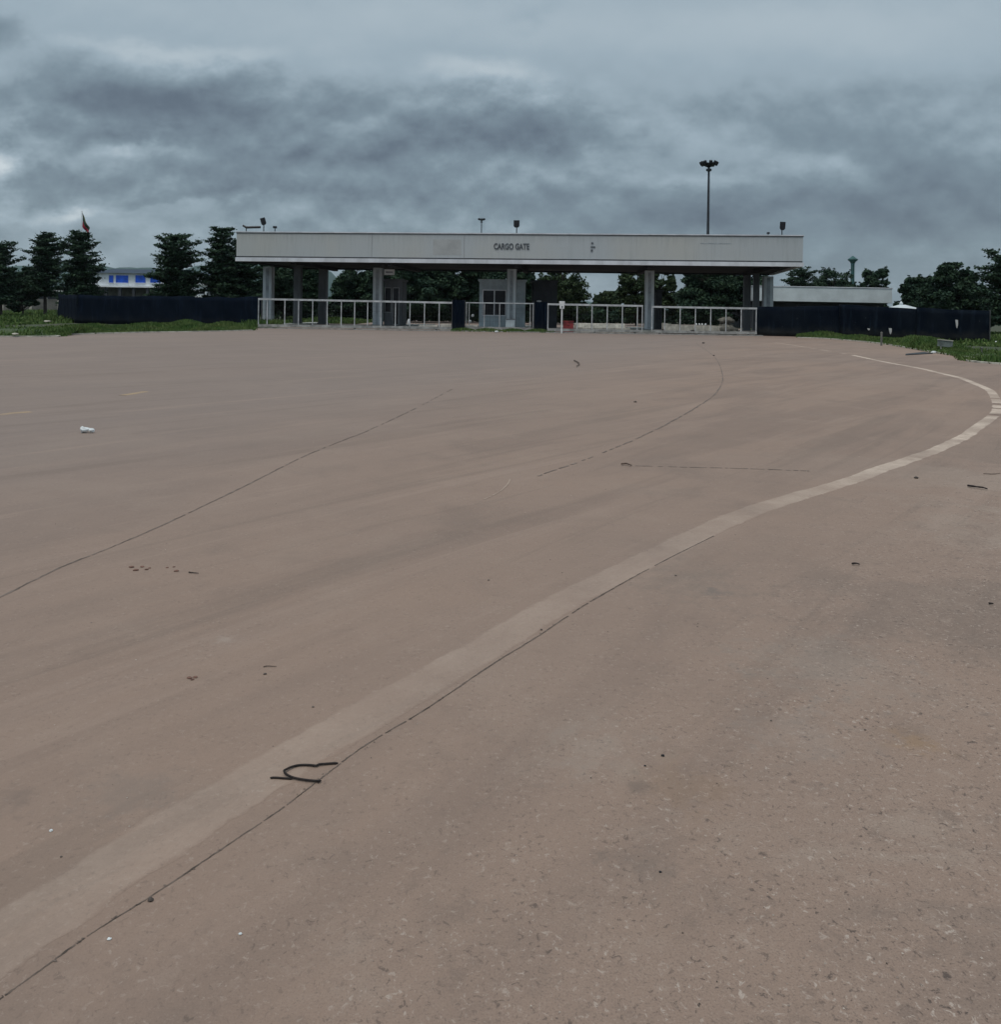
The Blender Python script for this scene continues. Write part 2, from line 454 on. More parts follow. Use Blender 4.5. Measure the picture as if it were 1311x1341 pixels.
def make_cloth(name, c1, c2, dust):
    m = bpy.data.materials.new(name); m.use_nodes = True
    q = NT(m.node_tree); bs = m.node_tree.nodes['Principled BSDF']
    pos = q.n('ShaderNodeNewGeometry').outputs['Position']
    xs, ys, zs = q.sep(pos)
    col = q.mix(q.rng(q.noise(q.scl(pos, 1, 1, .5), 0.9, 6.0, 0.6), 0.4, 0.65), c1, c2)
    fold = q.noise(q.scl(pos, 3.0, 3.0, .35), 1.3, 5.0, 0.6)
    col = q.mix(q.m('MULTIPLY', q.rng(fold, 0.52, 0.70), 0.5), col, tuple(c * 2.4 for c in c2))
    d_ = q.m('ADD', zs, q.m('MULTIPLY', q.m('SUBTRACT', q.noise(pos, 1.8, 5.0, 0.65), 0.5), 1.2))
    col = q.mix(q.m('MULTIPLY', q.rng(d_, 0.75, 0.1), dust), col, (0.045, 0.045, 0.038))
    pin = q.rng(q.noise(pos, 4.0, 4.0, 0.7), 0.66, 0.74)
    col = q.mix(q.m('MULTIPLY', pin, dust), col, (0.10, 0.11, 0.11))
    q.put(bs.inputs['Base Color'], col)
    bs.inputs['Roughness'].default_value = 0.93; bs.inputs['Specular IOR Level'].default_value = 0.05
    b = q.n('ShaderNodeBump'); b.inputs['Strength'].default_value = 0.5; b.inputs['Distance'].default_value = 0.04
    q.put(b.inputs['Height'], fold); q.put(bs.inputs['Normal'], b.outputs[0])
    return m
M_cloth = make_cloth('shade_cloth', (0.0028, 0.0062, 0.0135), (0.0046, 0.0085, 0.0165), 0.16)
M_clothR = make_cloth('shade_cloth_faded', (0.0026, 0.0056, 0.0118), (0.0060, 0.0098, 0.0160), 0.38)
M_scrap = pmat('pale_scrap', (0.5, 0.5, 0.5), 0.8, 0.1, 5)
M_post = pmat('fence_post_steel', (0.07, 0.075, 0.08), 0.7, 0.2, 3)
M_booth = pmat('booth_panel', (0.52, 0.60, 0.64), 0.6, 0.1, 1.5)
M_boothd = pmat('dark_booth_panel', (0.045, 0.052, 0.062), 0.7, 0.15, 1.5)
M_frame = pmat('alu_frame', (0.82, 0.83, 0.86), 0.45, 0.08, 3, metal=0.1)
M_glass = pmat('dark_glass', (0.012, 0.014, 0.020), 0.25, 0.1, 2, spec=0.3)
M_kerb = pmat('pale_kerb', (0.62, 0.61, 0.55), 0.85, 0.18, 2.5)
M_barr = pmat('pale_concrete', (0.50, 0.48, 0.42), 0.9, 0.2, 3.0)
M_lump = pmat('grey_lump', (0.15, 0.145, 0.125), 0.95, 0.25, 4.0, bump=0.5, bscale=9)
M_red = pmat('faded_red_paint', (0.26, 0.035, 0.04), 0.7, 0.25, 3)
M_whiteP = pmat('white_paint', (0.70, 0.71, 0.72), 0.6, 0.08, 3)
M_black = pmat('black_metal', (0.006, 0.008, 0.012), 0.5, 0.2, 3)
M_mast = pmat('dark_mast_steel', (0.035, 0.042, 0.052), 0.55, 0.2, 1)
M_lens = pmat('lamp_lens', (0.008, 0.009, 0.014), 0.5, 0.1, 3)
M_letter = pmat('dark_lettering', (0.075, 0.088, 0.105), 0.6, 0.2, 5)
M_signtxt = pmat('faded_print', (0.22, 0.23, 0.26), 0.7, 0.2, 5)
M_teal = pmat('teal_tower_paint', (0.03, 0.10, 0.10), 0.7, 0.15, 0.5)
M_bldw = pmat('white_render', (0.76, 0.80, 0.84), 0.8, 0.1, 0.5)
M_bldd = pmat('dark_recess', (0.05, 0.055, 0.065), 0.8, 0.2, 0.5)
M_blue = pmat('blue_shutter', (0.015, 0.11, 0.68), 0.5, 0.15, 1.0)
M_roofb = pmat('dark_blue_roof', (0.022, 0.042, 0.075), 0.7, 0.15, 0.5)
M_shedroof = pmat('pale_shed_roof', (0.56, 0.62, 0.65), 0.55, 0.08, 0.6, stretch=(1, 1, 1))
M_graywall = pmat('grey_wall', (0.14, 0.14, 0.13), 0.9, 0.2, 0.7)
M_rubber = pmat('rusty_dark_wire', (0.013, 0.008, 0.007), 0.7, 0.3, 30)
M_litter = pmat('white_plastic', (0.62, 0.66, 0.68), 0.5, 0.08, 30)
M_stone = pmat('stone', (0.12, 0.10, 0.09), 0.9, 0.3, 20)
M_dirt = pmat('reddish_dirt', (0.17, 0.092, 0.072), 0.95, 0.25, 30)
M_hill = pmat('hill_forest', (0.012, 0.040, 0.042), 0.95, 0.2, 0.01, col2=(0.022, 0.068, 0.055))

# ------------------------------------------------------------------ ground and paving
g = MB()
g.add([(-3200, -200, -.03), (3200, -200, -.03), (3200, 5200, -.03), (-3200, 5200, -.03)], [(0, 1, 2, 3)])
tag(g.build('ground', M_ground), None, kind='structure')

def ipath(pts, per=8, closed=False):
    """Catmull-Rom through world points"""
    out = []
    n = len(pts)
    for i in range(n - 1):
        p0, p1, p2, p3 = pts[max(i - 1, 0)], pts[i], pts[i + 1], pts[min(i + 2, n - 1)]
        for s in range(per):
            t = s / per
            out.append(0.5 * ((2 * p1) + (p2 - p0) * t + (2 * p0 - 5 * p1 + 4 * p2 - p3) * t * t + (3 * p1 - p0 - 3 * p2 + p3) * t ** 3))
    out.append(pts[-1])
    return out
edgeL = [gp(*q) for q in ((0, 441.5), (60, 439.5), (120, 437.6), (200, 435.6), (270, 434.6), (330, 433))]
edgeR = [gp(*q) for q in ((1045, 442.5), (1080, 443.8), (1120, 447), (1160, 451.2), (1200, 458), (1240, 464.5), (1275, 470), (1311, 477.5))]
eL = [Vector((-75, 19, 0)), Vector((-45, 29, 0))] + edgeL
eR = edgeR + [Vector((22, 18, 0)), Vector((32, 8, 0)), Vector((60, -4, 0))]
left = ipath(eL, 6)
right = ipath(eR, 6)
pav = [Vector((-75, -60, 0))] + left + [Vector((-17.3, 56.4, 0)), Vector((-17.9, 62, 0)), Vector((-17.2, 62.2, 0)), Vector((-15.0, 74, 0)), Vector((-13, 100, 0)), Vector((24, 100, 0)), Vector((20, 56, 0))] + right + [Vector((60, -60, 0))]
m_ = MB()
m_.add(pav, [tuple(range(len(pav)))])
road = m_.build('road', M_conc)
tag(road, None, kind='structure')
bmod = road.modifiers.new('tri', 'TRIANGULATE')

def strip(name, path, half, z, mat, jit=0.0, gap=None, seed=1, kind='structure'):
    """thin marking laid on the slab; the attribute 'edge' is 0 at its rim and 1 inside"""
    rnd = random.Random(seed)
    vs, fs, ed = [], [], []
    wv = [0.0, 0.0]
    n = len(path)
    for i, p in enumerate(path):
        t = (path[min(i + 1, n - 1)] - path[max(i - 1, 0)]).normalized()
        nrm = Vector((-t.y, t.x, 0))
        h = half(p) if callable(half) else half
        for s_ in (0, 1): wv[s_] = wv[s_] * .6 + rnd.uniform(-jit, jit) * .7
        zz = z * min(1.0, .08 + .085 * max(p.y, 0))
        for c, e_ in ((1 + wv[0], 0.0), (.74, 1.0), (-.74, 1.0), (-1 - wv[1], 0.0)):
            q_ = p + nrm * (h * c)
            vs.append((q_.x, q_.y, zz if (e_ > 0 or h < .03) else min(.0003, zz))); ed.append(e_)
        if i and not (gap and gap(rnd, i)):
            o_ = (i - 1) * 4
            fs += [(o_ + k_, o_ + k_ + 1, o_ + k_ + 5, o_ + k_ + 4) for k_ in range(3)]
    mb = MB(); mb.add(vs, fs)
    o = mb.build(name, mat)
    at_ = o.data.attributes.new('edge', 'FLOAT', 'POINT')
    at_.data.foreach_set('value', ed)
    tag(o, None, kind=kind)
    return o
line_px = [(-60, 1276), (0, 1235), (130, 1148), (250, 1072), (350, 1012), (450, 953), (560, 892), (648, 841), (740, 787), (830, 742), (932, 692), (1002, 663), (1083, 639), (1127, 625),
           (1152, 615), (1179, 606), (1202, 598), (1227, 589), (1263, 572), (1278, 561), (1295.6, 549), (1304, 541), (1307, 532), (1303, 520.5), (1295.6, 511), (1280, 504), (1259, 495.5), (1232, 489), (1202, 482), (1160, 474.5), (1117, 465.3)]
lp = ipath([gp(*q) for q in line_px], 10)
strip('lane_line', lp, lambda p: .110 if p.y < 6 else .110 - .022 * min(1, (p.y - 6) / 4), .004, M_white, jit=.10, seed=3,
      gap=lambda r, i: i in (206, 207, 208, 217, 222, 223, 229) )
far = ipath([gp(*q) for q in ((1110, 464), (1080, 459), (1040, 452.5), (1015, 449))], 8)
M_faint = make_marking('nearly_gone_paint', (0.58, 0.48, 0.40), 0.3, 0.35, 5.0, 10.0)
strip('lane_line', far, 0.10, .004, M_faint, jit=.2, gap=lambda r, i: r.random() < .25)
strip('lane_line', ipath([gp(*q) for q in ((-30, 546), (0, 543.3), (20, 541), (40, 539.5))], 8), .09, .004, M_yellow, jit=.2)
strip('lane_line', ipath([gp(*q) for q in ((160, 518), (175, 515.6), (190, 513))], 8), .08, .004, M_yellow, jit=.2)

def joint(pxs, half, z, seed, gp_=0.05, wob=0.006, mat=None):
    rnd = random.Random(seed)
    pts = ipath([gp(*q) for q in pxs], 24)
    pts = [p + Vector((rnd.uniform(-wob, wob), rnd.uniform(-wob, wob), 0)) for p in pts]
    return strip('expansion_joint', pts, half, z * 1.6, mat or M_joint, jit=.6, seed=seed, gap=lambda r, i: r.random() < gp_)
joint([(-40, 1336), (0, 1308), (60, 1265), (120, 1222), (200, 1172), (300, 1105), (370, 1058), (430, 1012), (480, 975), (560, 927), (648, 868), (705, 833), (770, 790), (850, 745), (935, 702)],
      lambda p: .0009 + .0006 * p.y, .0022, 5, .04, .0008)
joint([(-60, 808), (0, 782), (80, 743), (150, 715), (230, 680), (330, 632), (400, 597), (480, 565)], lambda p: .0062, .0022, 6, .05, .002, M_joint2)
joint([(480, 565), (540, 537), (592, 510)], lambda p: .007, .0022, 7, .3, .003, M_joint2)
joint([(700, 625), (780, 597), (850, 567), (910, 535), (940, 512), (946, 490), (935, 467), (912, 450)], lambda p: .010, .0022, 8, .22, .006, M_joint2)
joint([(826, 610), (900, 612), (980, 614), (1060, 617)], lambda p: .008, .0022, 9, .1, .003, M_joint2)
# ragged spalls beside the near joint
rs = random.Random(12)
mb = MB()
jp = ipath([gp(*q) for q in [(0, 1308), (120, 1222), (200, 1172), (300, 1105), (430, 1012), (560, 927), (648, 868), (770, 790), (850, 745)]], 30)
for i in range(60):
    p = jp[int(rs.random() ** 1.0 * (len(jp) - 1))]
    s = rs.uniform(.001, .004); n = 6
    c = p + Vector((rs.gauss(0.0, .003), rs.gauss(0, .003), 0))
    an0 = rs.random() * 6
    mb.add([(c.x + math.cos(an0 + 6.283 * j / n) * s * rs.uniform(.5, 1.3) * 1.5, c.y + math.sin(an0 + 6.283 * j / n) * s * rs.uniform(.3, .9), .0032 + i * 1e-6) for j in range(n)], [tuple(range(n))])
tag(mb.build('joint_spalls', M_joint), None, kind='structure')

# kerb lips along the paving edges
def kerb(path, name='kerb'):
    mb = MB()
    for i in range(len(path) - 1):
        p, q = path[i], path[i + 1]
        t = (q - p).normalized(); n = Vector((-t.y, t.x, 0))
        vs = []
        for c in (p, q):
            for (o_, z) in ((-.07, .0), (-.07, .05), (.07, .05), (.07, .0)):
                vs.append(c + n * o_ + Vector((0, 0, z - .004 if z == 0 else z)))
        mb.add(vs, [(0, 4, 5, 1), (1, 5, 6, 2), (2, 6, 7, 3)])
    tag(mb.build(name, M_barr), None, kind='structure')
kerb(left, 'kerb_lip'); kerb(right, 'kerb_lip')

# verges: humpy earth banks
def hump(x, y):
    return .16 + .12 * math.sin(x * .7 + 1.3) * math.cos(y * .5) + .10 * math.sin(x * .31 - y * .43) + .05 * math.sin(x * 2.3 + y)
def verge(inner, off, name, sgn, rows=14, depth=9.0, far_h=0.1):
    vs, fs = [], []
    n = len(inner)
    for j in range(rows + 1):
        t = j / rows
        for p in inner:
            q = p + off * (depth * t)
            fade = min(1, t * rows / 3.0) * (1 if t < .8 else (1 - t) / .2 * .9 + .1)
            vs.append((q.x, q.y, -.01 + fade * hump(q.x, q.y)))
    for j in range(rows):
        for i in range(n - 1):
            a0 = j * n + i
            fs.append((a0, a0 + 1, a0 + n + 1, a0 + n) if sgn > 0 else (a0, a0 + n, a0 + n + 1, a0 + 1))
    mb = MB(); mb.add(vs, fs)
    o = mb.build(name, M_verge, smooth=True)
    tag(o, None, kind='structure')
L_in = [p + Vector((0, .08, 0)) for p in left]
R_in = [p + Vector((.05, .08, 0)) for p in right]
verge(L_in, Vector((-.25, 1, 0)).normalized(), 'grass_bank', 1, depth=13)
verge(R_in, Vector((.45, 1, 0)).normalized(), 'grass_bank', 1, depth=11)

def fast_quads(name, V, mat, parent=None, kind=None):
    """V: array (n,4,3) of quads in world space"""
    org = np.array(parent_world(parent))
    n = len(V)
    me = bpy.data.meshes.new(name)
    me.vertices.add(n * 4); me.loops.add(n * 4); me.polygons.add(n)
    me.vertices.foreach_set('co', (V.reshape(-1, 3) - org).astype(np.float32).ravel())
    me.loops.foreach_set('vertex_index', np.arange(n * 4, dtype=np.int32))
    me.polygons.foreach_set('loop_start', np.arange(0, n * 4, 4, dtype=np.int32))
    me.polygons.foreach_set('loop_total', np.full(n, 4, dtype=np.int32))
    me.materials.append(mat)
    me.update(calc_edges=True)
    o = bpy.data.objects.new(name, me); C.objects.link(o)
    if parent is not None: o.parent = parent
    return o

def blades(P, H, rng, wid=0.05):
    n = len(P)
    an = rng.uniform(0, 2 * np.pi, n)
    lean = rng.normal(0, .35, (n, 2))
    dx = np.stack([np.cos(an), np.sin(an), np.zeros(n)], 1) * (wid * rng.uniform(.6, 1.5, n))[:, None]
    top = P + np.stack([lean[:, 0] * H, lean[:, 1] * H, H], 1)
    V = np.stack([P - dx, P + dx, top + dx * .25, top - dx * .25], 1)
    return V
rng = np.random.default_rng(3)
def scatter_bank(path, off, depth, n, hmin, hmax, wid, seed):
    r = np.random.default_rng(seed)
    path = [p for p in path if abs(p.x) < .66 * p.y + 6]
    idx = r.integers(0, len(path) - 1, n)
    tt = r.random(n)
    A = np.array(path)
    P = A[idx] * (1 - tt)[:, None] + A[idx + 1] * tt[:, None]
    s = .012 + .988 * r.random(n) ** 1.15
    P = P + np.array(off)[None] * (depth * s)[:, None]
    P[:, 0] += r.normal(0, .1, n)
    P[:, 1] += .10
    P[:, 2] = -.02 + np.minimum(1, s * 14 / 3.0) * np.array([hump(x, y) for x, y in P[:, :2]]) * np.where(s < .8, 1, (1 - s) / .2 * .9 + .1)
    cl = np.array([.5 + .5 * math.sin(x * 1.7 + 2 * math.sin(y * .9)) for x, y in P[:, :2]])
    H = (hmin + (hmax - hmin) * cl * r.random(n))
    return blades(P, H, r, wid)
V = np.concatenate([scatter_bank(L_in, Vector((-.25, 1, 0)).normalized(), 13, 52000, .05, .26, .035, 1),
                    scatter_bank(R_in, Vector((.45, 1, 0)).normalized(), 11, 60000, .05, .25, .03, 2)])
fast_quads('grass', V, M_grass)
tag(bpy.data.objects['grass'], 'short green grass growing on the banks beside the concrete', 'grass', kind='stuff')
# open field beyond, left of the fence and beyond the gates
r_ = np.random.default_rng(9)
n = 60000
P = np.stack([r_.uniform(-75, -32, n), 47 + 88 * r_.random(n) ** 1.3, np.full(n, -.03)], 1)
n2 = 26000
Q = np.stack([r_.uniform(-19, 12, n2), r_.uniform(101, 122, n2), np.full(n2, -.03)], 1)
n3 = 22000
S = np.stack([r_.uniform(-22, -12.5, n3), r_.uniform(73, 100, n3), np.full(n3, -.03)], 1)
n4 = 16000
T = np.stack([r_.uniform(28, 60, n4), r_.uniform(46, 75, n4), np.full(n4, -.03)], 1)
n5 = 14000
U = np.stack([r_.uniform(14, 40, n5), r_.uniform(33, 50, n5), np.full(n5, -.03)], 1)
U = U[(U[:, 1] > 70 - U[:, 0] * 1.12) & (U[:, 0] > 21)]
P = np.concatenate([P, Q, S, T, U])
V = blades(P, r_.uniform(.12, .55, len(P)) * np.where(P[:, 0] > 14, .55, 1.0) * (.6 + .5 * np.sin(P[:, 0] * .5) * np.sin(P[:, 1] * .3)), r_, .08)
fg = fast_quads('field_grass', V, M_grass)
tag(fg, 'longer field grass beyond the fences and gates', 'grass', kind='stuff')

# ------------------------------------------------------------------ hills (far terrain)
vs, fs = [], []
nx, ny = 220, 10
for j in range(ny + 1):
    for i in range(nx + 1):
        x = -2600 + 5200 * i / nx
        y = 2500 + 900 * j / ny
        pxh = CX + x / y * FPX
        h = 62 + 26 * math.sin(x * .0021 + 2.0) + 14 * math.sin(x * .0083 + 1) + 6 * math.sin(x * .029) + 3 * math.sin(x * .071)
        if x < -600: h = h * 1.25 + 72 * min(1, (-600 - x) / 250) + 10 * math.sin(x * .006)
        if x > -560: h *= .42
        prof = math.sin(math.pi * min(1, (j / ny) * 1.0)) ** .8
        vs.append((x, y, -1 + h * prof))
for j in range(ny):
    for i in range(nx):
        a0 = j * (nx + 1) + i
        fs.append((a0, a0 + 1, a0 + nx + 2, a0 + nx + 1))
mb = MB(); mb.add(vs, fs)
tag(mb.build('hills', M_hill, smooth=True), None, kind='structure')

# ------------------------------------------------------------------ haze
hm = bpy.data.materials.new('thin_haze'); hm.use_nodes = True
q = NT(hm.node_tree); hm.node_tree.nodes.clear()
ho = q.n('ShaderNodeOutputMaterial'); hv = q.n('ShaderNodeVolumePrincipled')
hv.inputs['Color'].default_value = (0.82, 0.92, 1.0, 1); hv.inputs['Density'].default_value = HAZE; hv.inputs['Anisotropy'].default_value = 0.2
hm.node_tree.links.new(hv.outputs[0], ho.inputs['Volume'])
mb = MB(); mb.box((0, 1700, 84), (6600, 4200, 172))
tag(mb.build('haze', hm), None, kind='stuff')

# ------------------------------------------------------------------ gate canopy
FL, FR, BR, BL = Vector((-18.42, 58.4, 0)), Vector((19.75, 55.0, 0)), Vector((22.2, 68.8, 0)), Vector((-17.2, 70.2, 0))
ZB, ZT = 4.56, 6.60
cn = thing('gate_canopy', (0, 62, 0), 'long flat grey canopy spanning the closed gates, faded dark lettering on its edge', 'canopy')
fv = (FR - FL); flen = fv.length; fdir = fv.normalized(); fang = math.atan2(fdir.y, fdir.x)
fout = Vector((fdir.y, -fdir.x, 0))      # towards the camera
def edge_box(mb, A, B, out_dir, o0, o1, z0, z1, e0=0.0, e1=0.0):
    d = (B - A).normalized()
    A2, B2 = A - d * e0, B + d * e1
    poly = [A2 + out_dir * o0, B2 + out_dir * o0, B2 + out_dir * o1, A2 + out_dir * o1]
    poly = [(p.x, p.y) for p in poly]
    if o1 < o0: pass
    mb.prism(poly, z0, z1)
mb = MB(); edge_box(mb, FL, FR, fout, -.25, 0, ZB + .36, ZT - .10); mb.build('fascia', M_clad, cn)
mb = MB(); edge_box(mb, FL, FR, fout, -.25, .05, ZB, ZB + .27, .05, .05); mb.build('trim', M_trim, cn)
mb = MB(); edge_box(mb, FL, FR, fout, -.25, -.04, ZB + .27, ZB + .36); mb.build('shadow_gap', M_cap, cn)
mb = MB(); edge_box(mb, FL, FR, fout, -.25, .03, ZT - .10, ZT - .035, .03, .03); mb.build('cap_flashing', M_cap, cn)
mb = MB(); edge_box(mb, FL, FR, fout, -.25, .05, ZT - .035, ZT + .03, .05, .05); mb.build('roof_coping', M_trim, cn)
# panel seams and a replaced panel
M_seam = pmat('seam_grey', (0.22, 0.235, 0.25), .8, .1, 2)
for t in [i / 12 for i in range(1, 12)]:
    if abs(t - 5 / 12) > .01 and random.random() < .55: continue
    c = FL + fv * t + fout * .002
    mb = MB(); mb.box((c.x, c.y, (ZB + ZT + .2) / 2), (.03, .006, ZT - ZB - .46), fang); mb.build('panel_seam', M_seam, cn)
def on_fascia(px, py, off=0.0):
    # meet the pixel column with the fascia line
    t = ((px - CX) / FPX * FL.y - FL.x) / (fv.x - (px - CX) / FPX * fv.y)
    p = FL + fv * t
    z = zat(px, py, p.y)
    return Vector((p.x, p.y, z)) + fout * off
a1, a2 = on_fascia(566, 334), on_fascia(603, 314)
mb = MB(); mb.box(((a1.x + a2.x) / 2, (a1.y + a2.y) / 2 , (a1.z + a2.z) / 2), ((a2 - a1).xy.length, .012, abs(a2.z - a1.z)), fang); mb.build('replaced_panel', M_patch, cn)
a1, a2 = on_fascia(916, 319), on_fascia(956, 318)
mb = MB(); mb.box(((a1.x + a2.x) / 2, (a1.y + a2.y) / 2, a1.z), ((a2 - a1).xy.length, .02, .05), fang); mb.build('dark_streak', M_colgroove, cn)
# roof body, soffit, other edges
mb = MB(); mb.prism([(p.x, p.y) for p in (FL + Vector((.26, .26, 0)), FR + Vector((-.25, .26, 0)), BR + Vector((-.25, -.26, 0)), BL + Vector((.26, -.26, 0)))], ZB + .12, ZB + .3); mb.build('soffit', M_soffit, cn)
mb = MB(); mb.prism([(p.x, p.y) for p in (FL + Vector((.26, .26, 0)), FR + Vector((-.25, .26, 0)), BR + Vector((-.25, -.26, 0)), BL + Vector((.26, -.26, 0)))], ZT - .45, ZT - .3); mb.build('roof_deck', M_roof_top, cn)
for A, B in ((FR, BR), (BR, BL), (BL, FL)):
    d = (B - A).normalized(); o_ = Vector((d.y, -d.x, 0))
    zb = ZB
    mb = MB(); edge_box(mb, A, B, o_, -.25, 0 if A != BR else -.001, zb + .32, ZT - .10, -.26, -.26 if A != BR else 0); mb.build('fascia', M_clad, cn)
    mb = MB(); edge_box(mb, A, B, o_, -.25, .04, zb, zb + .27, -.26, -.26 if A != BR else 0); mb.build('trim', M_trim if A == FR else M_soffit, cn)
    mb = MB(); edge_box(mb, A, B, o_, -.25, .04, ZT - .10, ZT + .02, -.26, -.26 if A != BR else 0); mb.build('roof_coping', M_cap, cn)
# beams under the soffit
bdir = Vector((.09, .996, 0))
for t in (0.10, 0.28, 0.51, 0.745, 0.96):
    A = FL + fv * t + bdir * .6
    B = A + bdir * 10.6
    c = (A + B) / 2
    mb = MB(); mb.box((c.x, c.y, ZB - .02), ((B - A).length, .35, .28), math.atan2(bdir.y, bdir.x)); mb.build('beam', M_soffit, cn)

# columns
def column(px, d, wpx, mat, z0, rot, nm, label, grp, groove=True, top=ZB - .16, zs=0):
    c = gx(px, d)
    wd = wpx / FPX * d
    th = thing('canopy_column', (c.x, c.y, z0), label, 'column', grp)
    mb = MB(); mb.box((c.x, c.y, (z0 + top) / 2), (wd * .99, wd * .9, top - z0 - .05), rot); mb.build('shaft', mat, th, bevel=.02)
    if groove:
        f = Vector((math.sin(rot), -math.cos(rot), 0)) * (wd * .45)
        mb = MB()
        mb.box((c.x + f.x, c.y + f.y, (z0 + top) / 2), (wd * .34, .03, top - z0 - .3), rot)
        mb.build('groove', M_colgroove, th)
    mb = MB(); mb.box((c.x, c.y, z0 + .06), (wd * 1.15, wd * 1.1, .12), rot); mb.build('base', M_cold if mat is M_cold else M_raild, th)
    return th
rt = fang
colf = [(351.5, 62.2, 'first column from the left holding up the canopy front'), (495, 61.4, 'front canopy column left of the grey glazed booth, next to the small hanging sign'),
        (670, 60.4, 'pale canopy column touching the booth with the white window frame'), (850, 59.6, 'pale canopy column standing in the gap between the two right hand gates')]
for px, d, lb in colf:
    column(px, d, 12.0, M_col, .12, rt, 'c', lb, 'columns along the front of the canopy')
column(1005, 66.5, 12.5, M_col, .05, rt, 'c', 'pale canopy column at the far right end, its foot behind the dark fence', 'columns along the front of the canopy')
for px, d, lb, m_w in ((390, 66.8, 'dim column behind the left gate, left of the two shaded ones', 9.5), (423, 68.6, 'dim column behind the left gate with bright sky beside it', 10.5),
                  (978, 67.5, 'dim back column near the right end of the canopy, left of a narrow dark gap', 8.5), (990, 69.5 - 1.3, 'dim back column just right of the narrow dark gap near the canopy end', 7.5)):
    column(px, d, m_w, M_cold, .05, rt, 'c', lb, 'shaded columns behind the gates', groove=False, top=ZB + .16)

# lettering
def text_mesh(txt, size, depth, name, mat, loc, rotz, parent, bold=0.0):
    cu = bpy.data.curves.new('t', 'FONT')
    cu.body = txt; cu.size = size; cu.extrude = depth; cu.offset = bold; cu.align_x = 'LEFT'
    ob = bpy.data.objects.new('t', cu); C.objects.link(ob)
    bpy.context.view_layer.update()
    me = bpy.data.meshes.new_from_object(ob.evaluated_get(bpy.context.evaluated_depsgraph_get()))
    bpy.data.objects.remove(ob)
    me.materials.clear(); me.materials.append(mat)
    o = bpy.data.objects.new(name, me); C.objects.link(o)
    o.rotation_euler = (R(90), 0, rotz)
    o.location = Vector(loc) - parent_world(parent)
    o.parent = parent
    xs = [v.co.x for v in me.vertices]
    return o, max(xs)
A = on_fascia(645.5, 326.5, .02); B = on_fascia(692, 326.8, .02)
want = (B - A).xy.length
o, wd = text_mesh('CARGO GATE', .56, .02, 'lettering', M_letter, A, fang, cn, bold=.012)
o.scale = (want / wd, 1, 1)
# small fixing marks of a lost emblem
for (px, py, s1, s2) in ((774.5, 318.7, .13, .1), (775.5, 323.7, .30, .07), (774, 328.2, .13, .13)):
    c = on_fascia(px, py, .02)
    mb = MB(); mb.box(c, (s1, .05, s2), fang); mb.build('fixing_bracket', M_letter, cn)

# floodlights on the roof
def flood(px, py_base, head_w, head_h, tilt, label, dback=0.7, arm=True, bar=False):
    p = on_fascia(px, py_base); q = p - fout * dback
    base = Vector((q.x, q.y, ZT - .3))
    top = zat(px, py_base, q.y)
    th = thing('floodlight', base, label, 'floodlight', 'floodlights on the canopy roof')
    hc = Vector((q.x, q.y, top + head_h * .5))
    mb = MB(); mb.tube([base, (q.x, q.y, top + .05)], .035, 8); mb.build('stand', M_black, th)
    rm = Matrix.Rotation(fang, 3, 'Z') @ Matrix.Rotation(tilt, 3, 'Y')
    mb = MB()
    hw, hh = head_w / 2, head_h / 2
    vs = []
    for yy, s in ((-.14, 1.0), (.1, .72)):
        for (x, z) in ((-hw, -hh * .6), (-hw, hh), (hw, hh), (hw, -hh * .6), (hw * .55, -hh), (-hw * .55, -hh)):
            vs.append(hc + rm @ Vector((x * s, yy, z * s)))
    mb.add(vs, [(0, 1, 2, 3, 4, 5), (11, 10, 9, 8, 7, 6)] + [(i, 6 + i, 6 + (i + 1) % 6, (i + 1) % 6) for i in range(6)])
    mb.build('lamp_head', M_black, th)
    mb = MB(); mb.box(hc + rm @ Vector((0, -.146, .02)), (head_w * .82, .012, head_h * .7), rot=rm); mb.build('lens', M_lens, th)
    if bar:
        a1 = Vector((q.x, q.y, ZT + .10)); t1 = fdir
        zb = zat(326, 298.3, q.y)
        aL = at(318, 295.5, q.y + .1); aM = at(322.5, 298.2, q.y + .1); aR = at(341, 297.8, q.y)
        mb = MB(); mb.tube([aL, aM, aR], [.07, .09, .09], 6); mb.build('mounting_bar', M_black, th)
        mb = MB(); mb.tube([(aM.x, aM.y, ZT - .3), (aM.x, aM.y, aM.z)], .03, 6); mb.build('stand', M_black, th)
    return th
flood(339, 295.4, .34, .52, -.28, 'tilted black floodlight on a flat bar at the left end of the canopy roof', bar=True)
flood(674.2, 298.6, .40, .50, 0, 'black floodlight on the canopy roof above the dark lettering')
flood(1026.2, 302.0, .36, .55, 0.05, 'black floodlight on the canopy roof near its right end')
for (px, py, s, lb) in ((355.2, 297, .24, 'small black junction box on the roof edge right of the tilted floodlight'), (1007, 304.6, .17, 'tiny dark box on the roof edge left of the last floodlight')):
    p = on_fascia(px, py) - fout * .5
    th = thing('junction_box', (p.x, p.y, ZT - .3), lb, 'box')
    mb = MB(); mb.box((p.x, p.y, p.z), (s, .18, s * .62), fang); mb.build('housing', M_black, th, bevel=.01)
    mb = MB(); mb.tube([(p.x, p.y, ZT - .3), (p.x, p.y, p.z - s * .3)], .03, 6); mb.build('stem', M_black, th)

